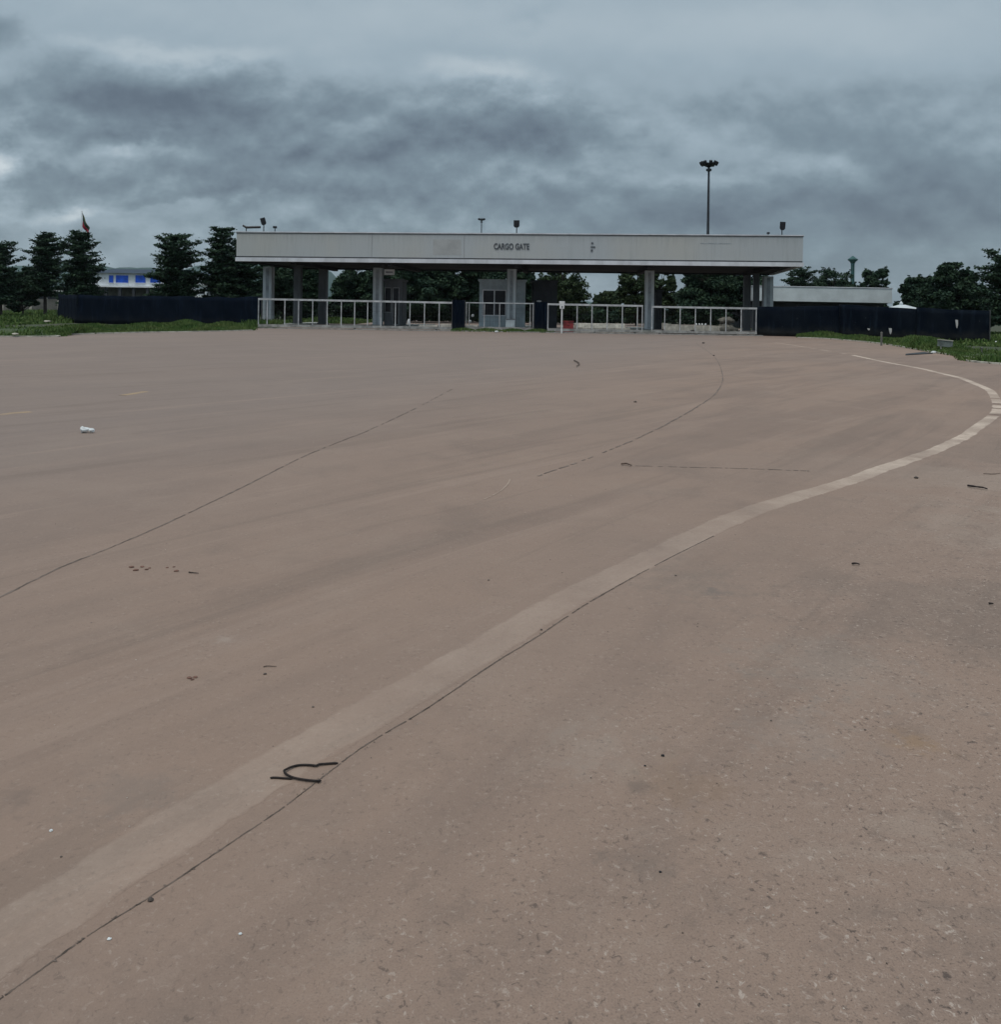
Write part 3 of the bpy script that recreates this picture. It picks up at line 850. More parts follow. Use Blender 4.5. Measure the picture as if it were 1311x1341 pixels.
# hanging sign
p1, p2 = at(503.2, 360.3, 60.6), at(516.8, 353.2, 60.6)
th = thing('hanging_sign', ((p1.x + p2.x) / 2, p1.y, p1.z), 'small white signboard with faded print hanging under the canopy', 'sign')
mb = MB(); mb.box(((p1.x + p2.x) / 2, p1.y, (p1.z + p2.z) / 2), (p2.x - p1.x, .05, p2.z - p1.z)); mb.build('board', M_whiteP, th)
mb = MB(); mb.box(((p1.x + p2.x) / 2, p1.y - .03, (p1.z + p2.z) / 2), ((p2.x - p1.x) * .68, .012, .10)); mb.build('faded_print', M_signtxt, th)
for x in (p1.x + .1, p2.x - .1):
    mb = MB(); mb.tube([(x, p1.y, p2.z), (x, p1.y, ZB + .13)], .015, 5); mb.build('hanger', M_black, th)

# ------------------------------------------------------------------ gates
def gate(A, B, posts_px, label, zt=1.93, zb=.13, rail=.058, mat=M_rail, low=M_raild, mesh_n=9, post_r=.036, z_top2=None, midrail=False):
    """A, B ground points of the ends; posts at picture columns"""
    d = (B - A); L = d.length; t = d.normalized()
    th = thing('sliding_gate', A, label, 'gate', 'steel gates closing the lanes under the canopy')
    z2 = z_top2 if z_top2 is not None else zt
    up = lambda s, z: Vector((A.x + t.x * s, A.y + t.y * s, z))
    zz = lambda s: zt + (z2 - zt) * s / L
    mb = MB(); mb.box((up(L / 2, 0) + Vector((0, 0, (zt + z2) / 2))), (L, .07, rail * 2.1), rot=Matrix.Rotation(math.atan2(t.y, t.x), 3, 'Z') @ Matrix.Rotation(-math.atan2(z2 - zt, L), 3, 'Y')); mb.build('top_rail', mat, th)
    mb = MB(); mb.box(up(L / 2, zb + .06), (L, .10, .17), math.atan2(t.y, t.x)); mb.build('bottom_rail', low, th)
    if midrail:
        mb = MB(); mb.box(up(L / 2, 1.0), (L, .03, .035), math.atan2(t.y, t.x)); mb.build('middle_rail', low, th)
    def s_at(px):
        k_ = (px - CX) / FPX
        return (k_ * A.y - A.x) / (t.x - k_ * t.y)
    for px in posts_px:
        s = min(max(s_at(px), .03), L - .03)
        mb = MB(); mb.tube([up(s, zb), up(s, zz(s) - rail)], post_r, 8); mb.build('upright', mat, th)
    # wire infill
    mb = MB(); off = Vector((t.y, -t.x, 0)) * -.03
    s = .07
    while s < L:
        p = up(s, zb + .12) + off
        q = up(s, zz(s) - rail) + off
        mb.add([p - t * .0025, p + t * .0025, q + t * .0025, q - t * .0025], [(0, 1, 2, 3)])
        s += .2
    z = zb + .2
    while z < min(zt, z2) - .1:
        p, q = up(.05, z) + off * 1.1, up(L - .05, z) + off * 1.1
        mb.add([p - Vector((0, 0, .0025)), q - Vector((0, 0, .0025)), q + Vector((0, 0, .0025)), p + Vector((0, 0, .0025))], [(0, 1, 2, 3)])
        z += .3
    mb.build('wire_mesh', M_wire, th)
    for s in (L * .08, L * .5, L * .92):
        c = up(s, .075)
        mb = MB()
        n_ = Vector((t.y, -t.x, 0))
        mb.tube([c - n_ * .03, c + n_ * .03], .07, 12); mb.build('wheel', M_black, th)
    return th
gA, gB = gx(338, 55.6), gx(592, 55.6)
z = lambda px, py, d: zat(px, py, d)
gate(gA, gB, (338.6, 350, 373, 391, 409.5, 428.5, 447, 464.5, 481.5, 499, 518, 537, 556, 575.3), 'longest steel gate at the left with a pale top rail and wire infill', zt=z(338, 391.8, 55.6), z_top2=z(592, 396.8, 55.6))
gate(gx(610, 57.5), gx(699, 57.2), (611, 614.5, 634.5, 654.5, 694.5, 698.3), 'short steel gate in front of the booth with the white window', zt=z(610, 396.6, 57.5), z_top2=z(699, 397.8, 57.2), rail=.035, post_r=.03, mesh_n=4)
gate(gx(717, 55.2), gx(842, 55.0), (717.8, 756, 775.5, 795.5, 815.3, 835, 841.6), 'steel gate right of the white post, behind it a red box and a pale barrier', zt=z(717, 398.6, 55.2), z_top2=z(842, 400.9, 55.0))
gate(gx(853.5, 54.8), gx(991.5, 54.5), (853.6, 870.8, 891, 911, 931, 951, 971, 990.6), 'rightmost steel gate ending at the dark cloth fence', zt=z(853.5, 402.0, 54.8), z_top2=z(991.5, 404.3, 54.5))
# floor track of the gates
mb = MB(); mb.prism([(gA.x - .3, gA.y - .18), (gx(1000, 54.3).x, 54.3 - .02), (gx(1000, 54.3).x, 54.3 + .35), (gA.x - .3, gA.y + .22)], .002, .055); tag(mb.build('gate_track', M_raild), None, kind='structure')

# dark screened panels between gates
def dark_panel(px0, px1, pt, pb, d, label):
    A, B = gx(px0, d), gx(px1, d)
    zt, zb = zat((px0 + px1) / 2, pt, d), max(0.0, zat((px0 + px1) / 2, pb, d))
    th = thing('cloth_screen_barrier', ((A.x + B.x) / 2, d, 0), label, 'panel', 'dark screened panels between the gates')
    mb = MB()
    n = 10; vs = []; fs = []
    for i in range(n + 1):
        x = A.x + (B.x - A.x) * i / n
        yy = d + .04 * math.sin(i * 1.7)
        vs += [(x, yy, zb), (x, yy, zt), (x, yy + .03, zb), (x, yy + .03, zt)]
    for i in range(n):
        o_ = i * 4
        fs += [(o_, o_ + 4, o_ + 5, o_ + 1), (o_ + 2, o_ + 3, o_ + 7, o_ + 6), (o_ + 1, o_ + 5, o_ + 7, o_ + 3)]
    mb.add(vs, fs); mb.build('shade_cloth', M_cloth, th)
    for x in (A.x, B.x):
        mb = MB(); mb.tube([(x, d + .08, 0), (x, d + .08, zt)], .045, 8); mb.build('post', M_post, th)
dark_panel(592.5, 608.5, 393, 434, 57.0, 'narrow dark cloth panel between the longest gate and the short gate')
dark_panel(700, 717, 396, 433, 56.6, 'dark cloth panel between the short gate and the white post')

# white post with square head
c = gx(736, 54.2)
th = thing('card_reader_post', c, 'thin white post with a square white head in front of the red box', 'post')
mb = MB(); mb.tube([c, c + Vector((0, 0, 1.65))], .05, 10); mb.build('pole', M_whiteP, th)
zt_ = z(736, 394.6, 54.2)
mb = MB(); mb.box((c.x, c.y, zt_ - .13), (.36, .16, .24)); mb.build('head', M_whiteP, th, bevel=.02)
mb = MB(); mb.box((c.x, c.y + .01, zt_ - .38), (.30, .16, .24)); mb.build('lower_box', M_whiteP, th, bevel=.02)
mb = MB(); mb.box((c.x + .01, c.y - .085, zt_ - .36), (.10, .02, .10)); mb.build('keypad', M_signtxt, th)

# red box
c = gx(744.5, 55.75)
th = thing('storage_box', c, 'faded red box on the ground just right of the white post', 'box')
mb = MB(); mb.box((c.x, c.y, .36), (.64, .6, .72)); mb.build('body', M_red, th, bevel=.02)
mb = MB(); mb.box((c.x, c.y, .75), (.70, .66, .06)); mb.build('lid', M_red, th, bevel=.01)
mb = MB(); mb.box((c.x, c.y - .305, .5), (.18, .02, .03)); mb.build('handle', M_black, th)

# barriers behind the gates
d1 = 56.1
A_, B_ = at(753, 433, d1), at(825, 433, d1)
th = thing('concrete_barrier', ((A_.x + B_.x) / 2, d1, 0), 'long pale two-step concrete barrier behind the gate beside the red box', 'barrier', 'pale concrete barriers behind the gates')
mb = MB(); mb.box(((A_.x + B_.x) / 2, d1, .20), (B_.x - A_.x, .5, .34)); mb.build('lower_step', M_barr, th, bevel=.03)
mb = MB(); mb.box(((A_.x + B_.x) / 2 - .12, d1 + .55, .33), (B_.x - A_.x - .3, .4, .60)); mb.build('upper_step', M_kerb, th, bevel=.03)
# barrier with a dark arch, debris on top
d2 = 55.75
A_, B_ = gx(868, d2), gx(948, d2)
th = thing('concrete_barrier', ((A_.x + B_.x) / 2, d2, 0), 'pale concrete barrier with a dark arch at its foot behind the rightmost gate', 'barrier', 'pale concrete barriers behind the gates')
L_ = B_.x - A_.x
prof = [(0, .30), (.12, .17)]
xa0, xa1 = .40, .56
bot = [(0.0, .35), (.05, .22), (.2, .14), (.36, .10), (xa0, .13), (.43, .26), (.47, .32), (.52, .30), (.555, .12), (.6, .11), (.8, .10), (1.0, .10)]
top = [(1.0, .56), (.8, .60), (.66, .63), (.6, .60), (.45, .62), (.30, .64), (.15, .66), (0.0, .74)]
poly = [(A_.x + L_ * s, zz_) for s, zz_ in bot + top]
n = len(poly)
vs = [(x, d2 - .3, zz_) for x, zz_ in poly] + [(x, d2 + .3, zz_) for x, zz_ in poly]
mb = MB(); mb.add(vs, [tuple(range(n)), tuple(range(2 * n - 1, n - 1, -1))] + [(i, n + i, n + (i + 1) % n, (i + 1) % n) for i in range(n)])
mb.build('body', M_barr, th)
mb = MB(); mb.box((A_.x + L_ * .5, d2 + .35, .18), (L_ * .96, .1, .3)); mb.build('foot', M_black, th)  # black backing that puts the shade of the arch opening into colour
for i, s in enumerate((.55, .60, .645, .70)):
    c = Vector((A_.x + L_ * s, d2 - .05, .62))
    mb = MB(); mb.lathe(c, [(.02, 0), (.06, .02), (.075, .06), (.05, .11), (.01, .13)], 7)
    solo(mb, 'plastic_cup', M_litter, 'small white cup lying on top of the barrier behind the rightmost gate', 'cup', 'white cups on the barrier')

def lump(mb, c, rx, ry, rz, seed, n=10, m_=7, rough=.18):
    r = random.Random(seed); vs, fs = [], []
    for j in range(m_ + 1):
        ph = math.pi * j / m_
        for i in range(n):
            th_ = 2 * math.pi * i / n
            q = 1 + r.uniform(-rough, rough)
            if j in (0, m_): q = 1
            vs.append((c[0] + rx * q * math.sin(ph) * math.cos(th_), c[1] + ry * q * math.sin(ph) * math.sin(th_), c[2] + rz * (q if 0 < j < m_ else 1) * math.cos(ph)))
    for j in range(m_):
        for i in range(n):
            fs.append((j * n + i, j * n + (i + 1) % n, (j + 1) * n + (i + 1) % n, (j + 1) * n + i))
    return mb.add(vs, fs)
c = gx(955, 55.7)
mb = MB(); lump(mb, (c.x - .05, c.y, .34), .66, .42, .40, 2, rough=.3); solo(mb, 'boulder', M_lump, 'lower large grey boulder at the right end of the pale barrier', 'boulder', 'boulders heaped behind the rightmost gate', smooth=True)
mb = MB(); lump(mb, (c.x - .22, c.y + .08, .92), .50, .36, .26, 5, rough=.3); solo(mb, 'boulder', M_lump, 'round grey boulder topping the heap behind the rightmost gate', 'boulder', 'boulders heaped behind the rightmost gate', smooth=True)
mb = MB(); lump(mb, (c.x + .22, c.y - .36, .17), .2, .18, .17, 8); solo(mb, 'boulder', M_lump, 'small grey stone in front of the heap behind the rightmost gate', 'boulder', 'boulders heaped behind the rightmost gate', smooth=True)

# kerbed islands for the booths
def island(px0, px1, d, L, h, label):
    A, B = gx(px0, d), gx(px1, d)
    w_ = B.x - A.x
    poly = [(A.x, d + .4), (A.x + w_ * .2, d + .08), (A.x + w_ * .8, d), (B.x, d + .3), (B.x + bdir.x * L, d + L), (A.x + bdir.x * L, d + L)]
    mb = MB(); mb.prism(poly, -.01, h); o = mb.build('traffic_island', M_kerb); tag(o, None, kind='structure')
island(490, 540, 60.2, 10, .14, '')
island(612, 690, 58.6, 12, .14, '')
island(833, 866, 58.2, 12, .16, '')
island(340, 366, 60.8, 12, .12, '')
# kerb stones lying about behind the left gate
for px0, px1, d, h, lb in ((447, 481, 63, .14, 'low pale kerb stone behind the left gate in front of the grass'), (549, 574, 58.6, .30, 'pale kerb block behind the right part of the longest gate'), (577, 591.5, 58.0, .42, 'higher pale kerb block at the right end of the longest gate'),
                       (611, 626, 58.35, .36, 'pale kerb block behind the left end of the short gate')):
    A, B = gx(px0, d), gx(px1, d)
    mb = MB(); mb.box(((A.x + B.x) / 2, d, h / 2), (B.x - A.x, .45, h)); o = solo(mb, 'kerb_block', M_kerb, lb, 'kerb block', 'pale kerb blocks behind the gates')
    b = o.modifiers.new('bevel', 'BEVEL'); b.width = .03; b.segments = 2
for (px, py, d, s, lb) in ((535.5, 422, 57.5, .11, 'white sack standing behind the longest gate'), (615.5, 421, 57.9, .10, 'small white bag on the kerb block behind the short gate'), (619, 413.5, 58.5, .10, 'white crumpled bag left of the booth window')):
    p = at(px, py, d)
    mb = MB(); lump(mb, (p.x, p.y, max(p.z, s)), s, s * .8, s * (1.9 if px == 535.5 else 1), 3 + int(px))
    solo(mb, 'plastic_bag', M_litter, lb, 'bag', 'white bags behind the gates')

# ------------------------------------------------------------------ booths
def booth(px0, px1, py_top, d, depth, mat, label, win, zb=.14, cap=.14, frames=M_frame, door=False):
    A, B = gx(px0, d), gx(px1, d)
    zt = zat((px0 + px1) / 2, py_top, d)
    w_ = B.x - A.x; cx = (A.x + B.x) / 2
    th = thing('ticket_booth', (cx, d, zb), label, 'booth', 'ticket booths under the canopy')
    mb = MB(); mb.box((cx, d + depth / 2, (zb + zt - cap) / 2), (w_, depth, zt - cap - zb)); mb.build('walls', mat, th, bevel=.02)
    mb = MB(); mb.box((cx, d + depth / 2, zt - cap / 2 + .001), (w_ + .2, depth + .2, cap)); mb.build('roof', mat, th, bevel=.02)
    for (a0, a1, b0, b1, nv) in win:
        X0, X1 = gx(a0, d).x, gx(a1, d).x
        Z1, Z0 = zat((a0 + a1) / 2, b0, d), zat((a0 + a1) / 2, b1, d)
        f = MB(); t = .075
        yf = d - .03
        f.box(((X0 + X1) / 2, yf, Z1 - t / 2), (X1 - X0, .08, t)); f.box(((X0 + X1) / 2, yf, Z0 + t / 2), (X1 - X0, .08, t))
        f.box((X0 + t / 2, yf + .002, (Z0 + Z1) / 2), (t, .08, Z1 - Z0 - 2 * t)); f.box((X1 - t / 2, yf + .002, (Z0 + Z1) / 2), (t, .08, Z1 - Z0 - 2 * t))
        for i in range(1, nv):
            f.box((X0 + (X1 - X0) * i / nv, yf + .004, (Z0 + Z1) / 2), (t, .07, Z1 - Z0 - 2 * t))
        fo = f.build('window', frames, th)
        g_ = MB(); g_.box(((X0 + X1) / 2, yf + .01, (Z0 + Z1) / 2), (X1 - X0 - .06, .02, Z1 - Z0 - .06)); g_.build('pane', M_glass, fo)
    return th, cx, zt
booth(627.5, 688, 366.2, 61.9, 3.2, M_booth, 'pale ticket booth with a white framed two-pane window', [(631.5, 663, 379.5, 414, 2)])
booth(503, 526.5, 365.5, 62.6, 3.0, M_cold, 'narrow grey ticket booth with a tall glazed front beside a canopy column', [(503.3, 513, 376.5, 410, 1), (514, 523, 376.5, 426, 1)], frames=pmat('dark_grey_frame', (.3, .31, .32), .6))  # frames in a darker grey than on the pale booth
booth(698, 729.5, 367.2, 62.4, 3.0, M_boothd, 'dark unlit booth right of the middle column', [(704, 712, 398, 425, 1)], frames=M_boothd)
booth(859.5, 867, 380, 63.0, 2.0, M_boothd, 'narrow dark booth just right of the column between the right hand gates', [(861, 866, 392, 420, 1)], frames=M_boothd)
# mirror beside dark booth, its glint put on as white colour
p = at(706, 394.7, 61)
th = thing('convex_mirror', (p.x, p.y, .1), 'small mirror with a white painted glint on a dark pole beside the dark booth', 'mirror')
mb = MB(); mb.tube([(p.x, p.y, .1), (p.x, p.y, p.z)], .025, 6); mb.build('pole', M_black, th)
mb = MB(); mb.lathe((p.x, p.y, p.z), [(.02, -.07), (.14, -.05), (.19, 0), (.14, .05), (.02, .07)], 12); mb.build('mirror_glint', M_whiteP, th, smooth=True)
# grey barrier-arm cabinet by the booth
p = gx(668.5, 58.0)
th = thing('barrier_cabinet', (p.x, p.y, 0), 'low grey metal cabinet at the foot of the middle column', 'cabinet')
mb = MB(); mb.box((p.x, p.y, .42), (.62, .4, .75)); mb.build('body', M_booth, th, bevel=.03)
mb = MB(); mb.box((p.x, p.y, .82), (.70, .48, .05)); mb.build('lid', M_cold, th, bevel=.01)

# ------------------------------------------------------------------ dark cloth fences
def cloth_fence(segs, label, mat, name='screened_fence', tops=None, seed=4, scraps=()):
    r = random.Random(seed)
    th = thing(name, (segs[0][0].x, segs[0][0].y, 0), label, 'fence')
    for si, (A, B, za, zb_) in enumerate(segs):
        L = (B - A).length; t = (B - A).normalized(); nrm = Vector((t.y, -t.x, 0))
        n = max(4, int(L / .25)); rows = 6
        vs, fs = [], []
        for i in range(n + 1):
            s = i / n
            zt = za + (zb_ - za) * s + .03 * math.sin(i * .55) + .025 * math.sin(i * .21 + 1) - .04 * abs(math.sin(math.pi * i / 10))
            for j in range(rows + 1):
                f = j / rows
                off = .05 * math.sin(i * .8 + j * .9) * math.sin(math.pi * f) + .02 * math.sin(i * 2.1) + r.uniform(-.01, .01)
                p = A + t * (L * s) + nrm * off
                zlow = -.02
                vs.append((p.x, p.y, zlow + (zt - zlow) * f))
        for i in range(n):
            for j in range(rows):
                a0 = i * (rows + 1) + j
                fs.append((a0, a0 + rows + 1, a0 + rows + 2, a0 + 1))
        mb = MB(); mb.add(vs, fs); o = mb.build('cloth_screen', mat, th, smooth=True)
        so = o.modifiers.new('thick', 'SOLIDIFY'); so.thickness = .012
        m2 = max(1, round(L / 2.5))
        for i in range(m2 + 1):
            p = A + t * (L * i / m2) - nrm * .13
            zt = za + (zb_ - za) * i / m2
            mb = MB(); mb.tube([(p.x, p.y, -.03), (p.x, p.y, zt + .03)], .035, 6); mb.build('post', M_post, th)
    return th
a0, a1, a2 = gx(76, 71.5), gx(101, 62.6), gx(341, 57.6)
cloth_fence([(a0, a1, zat(76, 385.5, 71.5), zat(101, 386.5, 62.6)), (a1, a2, zat(101, 386.5, 62.6), zat(341, 389.3, 57.6))], 'dark navy cloth screen fence on the left, in front of the trees', M_cloth)
b0, b1, b2, b3 = gx(990, 55.2), gx(1100, 53.2), gx(1200, 50.2), gx(1296, 47.6)
cloth_fence([(b0, b1, zat(990, 402.5, 55.2), zat(1100, 399.5, 53.2)), (b1, b2, zat(1100, 399.5, 53.2), zat(1200, 403.5, 50.2)), (b2, b3, zat(1200, 403.5, 50.2), zat(1296, 406.5, 47.6))],
            'dark faded cloth screen fence on the right, curving towards the verge', M_clothR, seed=9)
def on_fence(px, d):
    return d - .12
for (px, py, w_, h_, d, lb, cat) in ((1252.8, 424.5, .14, .50, 48.6, 'narrow pale rag hanging on the right dark fence', 'rag'),
                                     (1165.8, 434, .17, .38, 51.0, 'torn pale triangular scrap hanging low on the right fence', 'rag'),
                                     (1137.5, 431.5, .14, .13, 51.9, 'tiny pale scrap caught on the right fence', 'rag')):
    p = at(px, py, d)
    mb = MB()
    mb.add([(p.x - w_ / 2, p.y, p.z + h_ / 2), (p.x + w_ / 2, p.y - .02, p.z + h_ / 2 - .02), (p.x + w_ * .45, p.y - .05, p.z), (p.x + w_ * .2, p.y - .03, p.z - h_ / 2), (p.x - w_ * .1, p.y, p.z - h_ * .4), (p.x - w_ * .4, p.y - .02, p.z + h_ * .1)], [(0, 5, 4, 3, 2, 1)])
    o = solo(mb, 'cloth_rag', M_scrap, lb, cat, 'pale rags on the right fence')
    so = o.modifiers.new('thick', 'SOLIDIFY'); so.thickness = .015

# things on the right verge
def vz(p): return hump(p.x, p.y) * .6
p = gx(1237, 34.6)
th = thing('verge_sign', (p.x, p.y, 0), 'small pale rectangular board on a thin post in the right grass', 'sign')
mb = MB(); mb.tube([(p.x - .12, p.y, 0), (p.x - .12, p.y, .35)], .03, 6); mb.build('post', M_barr, th)
zc_ = zat(1237, 449.5, 34.6)
mb = MB(); mb.box((p.x + .02, p.y - .04, zc_ - .02), (.62, .03, .26), rot=Matrix.Rotation(.08, 3, 'Y')); mb.build('board', pmat('weathered_board', (.16, .19, .185), .8, .2, 4), th)
mb = MB(); mb.box((p.x + .02, p.y - .06, zc_ + .125), (.64, .05, .035), rot=Matrix.Rotation(.08, 3, 'Y')); mb.build('frame', M_barr, th)
for (px, pyb, pyt, d, lb) in ((1155, 453, 436, 41.0, 'short grey marker post in the right grass before the torn scrap'), (1286.5, 468, 457, 33.5, 'thin short stake in the right grass near the photo edge')):
    p = gx(px, d)
    mb = MB(); mb.tube([(p.x, p.y, -.02), (p.x, p.y, zat(px, pyt, d))], .05 if px < 1200 else .025, 8)
    mb.lathe((p.x, p.y, zat(px, pyt, d)), [(.06 if px < 1200 else .03, 0), (.05, .03), (.01, .05)], 8)
    solo(mb, 'marker_post', M_graywall, lb, 'post', 'short posts on the right verge')
for (px, py, s, lb) in ((1223, 461.8, .08, 'white scrap of litter at the grass edge below the small board'), (1303.5, 449, .12, 'white lump of litter in the grass at the right edge'), (650, 434.6, .10, 'small white ball of litter before the short gate')):
    p = gp(px, py + 1.0)
    mb = MB(); lump(mb, (p.x, p.y, s * .5), s * 1.2, s, s * .6, int(px), rough=.3)
    solo(mb, 'litter', M_litter, lb, 'litter', 'white litter')
# flat dark strip put in for a shadow line at the grass edge
p0, p1 = gp(1186, 465.6), gp(1222, 463.5)
mb = MB(); mb.prism([(p0.x, p0.y), (p1.x, p1.y), (p1.x + .1, p1.y + .9), (p0.x + .4, p0.y + .8)], .004, .03)
solo(mb, 'shadow_strip', M_black, 'thin dark strip put in as a shadow line at the right grass edge', 'board')

# pale stones at left verge
for (px, py, s, lb) in ((62, 421.5, .17, 'flat pale slab in the left grass near the fence corner'), (131, 427.5, .15, 'pale slab at the foot of the left fence'), (120, 427.5, .15, 'small pale stone beside the slab at the left fence foot'), (20, 438, .09, 'small pale stone at the left edge of the concrete')):
    p = gp(px, py, .12)
    mb = MB(); lump(mb, (p.x, p.y, .14), s * 1.6, s, s * .45, int(px) + 3, rough=.22)
    solo(mb, 'pale_stone', M_barr, lb, 'stone', 'pale stones along the left verge')

# weeds at the gate foot
r_ = np.random.default_rng(21)
n = 6000
xs_ = r_.uniform(gx(592, 56).x, gx(724, 56).x, n)
P = np.stack([xs_, 55.2 + r_.normal(0.4, .35, n), np.zeros(n)], 1)
Vw = blades(P, r_.uniform(.04, .26, n) * (.5 + .5 * np.abs(np.sin(xs_ * 1.9))), r_, .025)
n = 1400
xs_ = r_.uniform(gx(338, 60).x, gx(372, 60).x, n)
P = np.stack([xs_, r_.uniform(56.2, 60, n), np.zeros(n)], 1)
Vw = np.concatenate([Vw, blades(P, r_.uniform(.1, .6, n), r_, .04)])
o = fast_quads('weeds', Vw, M_grass); tag(o, 'low green weeds growing at the foot of the gates', 'weeds', kind='stuff')

# ------------------------------------------------------------------ masts
def high_mast(px, pt, d, label, headr=1.35):
    base = gx(px, d)
    zt = zat(px, pt, d); x = at(px, pt, d).x
    base = Vector((x, d, 0))
    th = thing('high_mast_light', base, label, 'light mast', 'tall floodlight masts')
    mb = MB(); mb.tube([base, (x, d, zt * .5), (x, d, zt - 1.1)], [.30, .22, .15], 12); mb.build('mast', M_mast, th)
    mb = MB(); mb.lathe((x, d, zt - 1.7), [(.2, 0), (.42, .1), (.42, .35), (.2, .45)], 12); mb.build('winch_ring', M_mast, th)
    mb = MB(); n = 24
    mb.lathe((x, d, zt - 1.05), [(.15, -.1), (.3, 0), (headr * .85, .38), (headr * .88, .46), (headr * .5, .30), (.1, .16)], n); mb.build('head_frame', M_black, th)
    for i in range(8):
        an = 2 * math.pi * (i + .5) / 8 + .39
        c = Vector((x + math.cos(an) * headr * .82, d + math.sin(an) * headr * .82, zt - .5))
        rm = Matrix.Rotation(an, 3, 'Z') @ Matrix.Rotation(.5, 3, 'Y')
        mb = MB(); mb.box(c, (.5, .42, .55), rot=rm); lo = mb.build('lamp', M_black, th, bevel=.05)
        mb = MB(); mb.box(c + rm @ Vector((.0, 0, -.28)), (.4, .34, .02), rot=rm); mb.build('lens', M_lens, lo)
high_mast(928.6, 210, 125, 'tall dark floodlight mast rising high above the canopy roof')
high_mast(630.8, 285.5, 290, 'distant floodlight mast whose head just shows above the canopy roof', 1.25)

# water tower
d = 300
x = at(1117, 337, d).x; zt = zat(1117, 335.5, d)
th = thing('water_tower', (x, d, 0), 'slender teal tower with a mushroom shaped top beyond the trees', 'tower')
mb = MB(); mb.lathe((x, d, 0), [(.95, 0), (.75, 5), (.62, zt - 3.5), (.70, zt - 2.6)], 14); mb.build('shaft', M_teal, th, smooth=True)
mb = MB(); mb.lathe((x, d, zt), [(.7, -2.6), (1.0, -2.1), (1.7, -1.45), (1.75, -1.2), (1.2, -.85), (.6, -.35), (.15, 0)], 16); mb.build('tank', M_teal, th, smooth=True)

# flagpole
d = 120
pt, pb = at(107.3, 277.5, d), at(107.3, 330, d)
th = thing('flagpole', (pt.x, d, 0), 'white flagpole rising behind the trees on the left', 'flagpole')
mb = MB(); mb.tube([(pt.x, d, 0), (pt.x, d, pt.z)], [.09, .05], 8); mb.build('pole', M_whiteP, th)
mb = MB(); mb.lathe((pt.x, d, pt.z), [(.05, 0), (.09, .05), (.02, .12)], 8); mb.build('finial', M_whiteP, th)
fl = thing('flag', (pt.x, d, pt.z - 1), 'limp yellow, green and red striped flag drooping from the pole', 'flag')
def flagband(i0, i1, mat, name):
    mb = MB()
    n = 12; vs = []
    for i in range(n + 1):
        s_ = i / n
        for j in range(5):
            f = i0 + (i1 - i0) * j / 4                 # 0 top edge of the cloth .. 1 lower edge
            hoist = Vector((.07, 0, -.15 - 1.95 * f))
            fly = Vector((1.10 - .14 * f, 0, -2.25 - .85 * f))
            p = hoist.lerp(fly, s_)
            p.z -= .20 * math.sin(math.pi * s_) * (1 - .5 * f)
            p.y = .13 * math.sin(s_ * 8 + f * 3)
            vs.append(Vector((pt.x, d, pt.z)) + p)
    fs = [(i * 5 + j, i * 5 + j + 1, (i + 1) * 5 + j + 1, (i + 1) * 5 + j) for i in range(n) for j in range(4)]
    mb.add(vs, fs)
    o = mb.build(name, mat, fl, smooth=True)
    so = o.modifiers.new('thick', 'SOLIDIFY'); so.thickness = .02
flagband(0, .20, pmat('flag_yellow', (.09, .10, .045), .8), 'yellow_stripe')
flagband(.205, .55, pmat('flag_green', (.012, .04, .022), .8), 'green_stripe')
flagband(.555, 1, pmat('flag_red', (.24, .014, .03), .8), 'red_stripe')

# ------------------------------------------------------------------ buildings
# left: white building with blue shutters
d = 165
def bx(px, py): return at(px, py, d)
A, B = bx(112, 375), bx(262, 357)
z0, z1 = bx(160, 384).z, bx(160, 358).z
zf = bx(160, 374.5).z
th = thing('office_building', ((A.x + B.x) / 2, d, 0), 'distant white two-storey building with bright blue shutters left of the bushy tree', 'building')
mb = MB(); mb.box(((A.x + B.x) / 2, d + 5, (zf + z1) / 2), (B.x - A.x, 10, z1 - zf)); mb.build('upper_wall', M_bldw, th)
mb = MB(); mb.box(((A.x + B.x) / 2, d + 6.2, zf / 2 - .15), (B.x - A.x, 7, zf - .31)); mb.build('lower_wall', M_graywall, th)
mb = MB(); mb.box(((A.x + B.x) / 2, d + 4.7, zf - .15), (B.x - A.x + .6, 11, .3)); mb.build('floor_slab', M_bldw, th)
mb = MB()
x0, x1, y0, y1 = A.x - .8, B.x + .8, d - .8, d + 11
mb.add([(x0, y0, z1), (x1, y0, z1), (x1, y1, z1), (x0, y1, z1), (x0 + 4, d + 5, z1 + 1.0), (x1 - 4, d + 5, z1 + 1.0)], [(0, 1, 5, 4), (1, 2, 5), (2, 3, 4, 5), (3, 0, 4), (0, 3, 2, 1)])
mb.build('roof', M_roofb, th)
for (a_, b_) in ((143, 148.5), (152, 168), (177.5, 190.5), (197, 210), (218, 232), (240, 252)):
    p, q = bx(a_, 370.5), bx(b_, 361)
    f = MB(); f.box(((p.x + q.x) / 2, d - .06, (p.z + q.z) / 2), (q.x - p.x, .12, q.z - p.z)); fo = f.build('window', M_blue, th)
    f = MB()
    f.box(((p.x + q.x) / 2, d - .14, p.z - .05), (q.x - p.x + .2, .2, .1)); f.build('sill', M_bldw, fo)
for px in (140, 158, 176, 194, 212, 230, 248):
    c = bx(px, 380)
    mb = MB(); mb.box((c.x, d - .2, (zf - .3) / 2), (.5, .5, zf - .3)); mb.build('pillar', M_bldd, th)
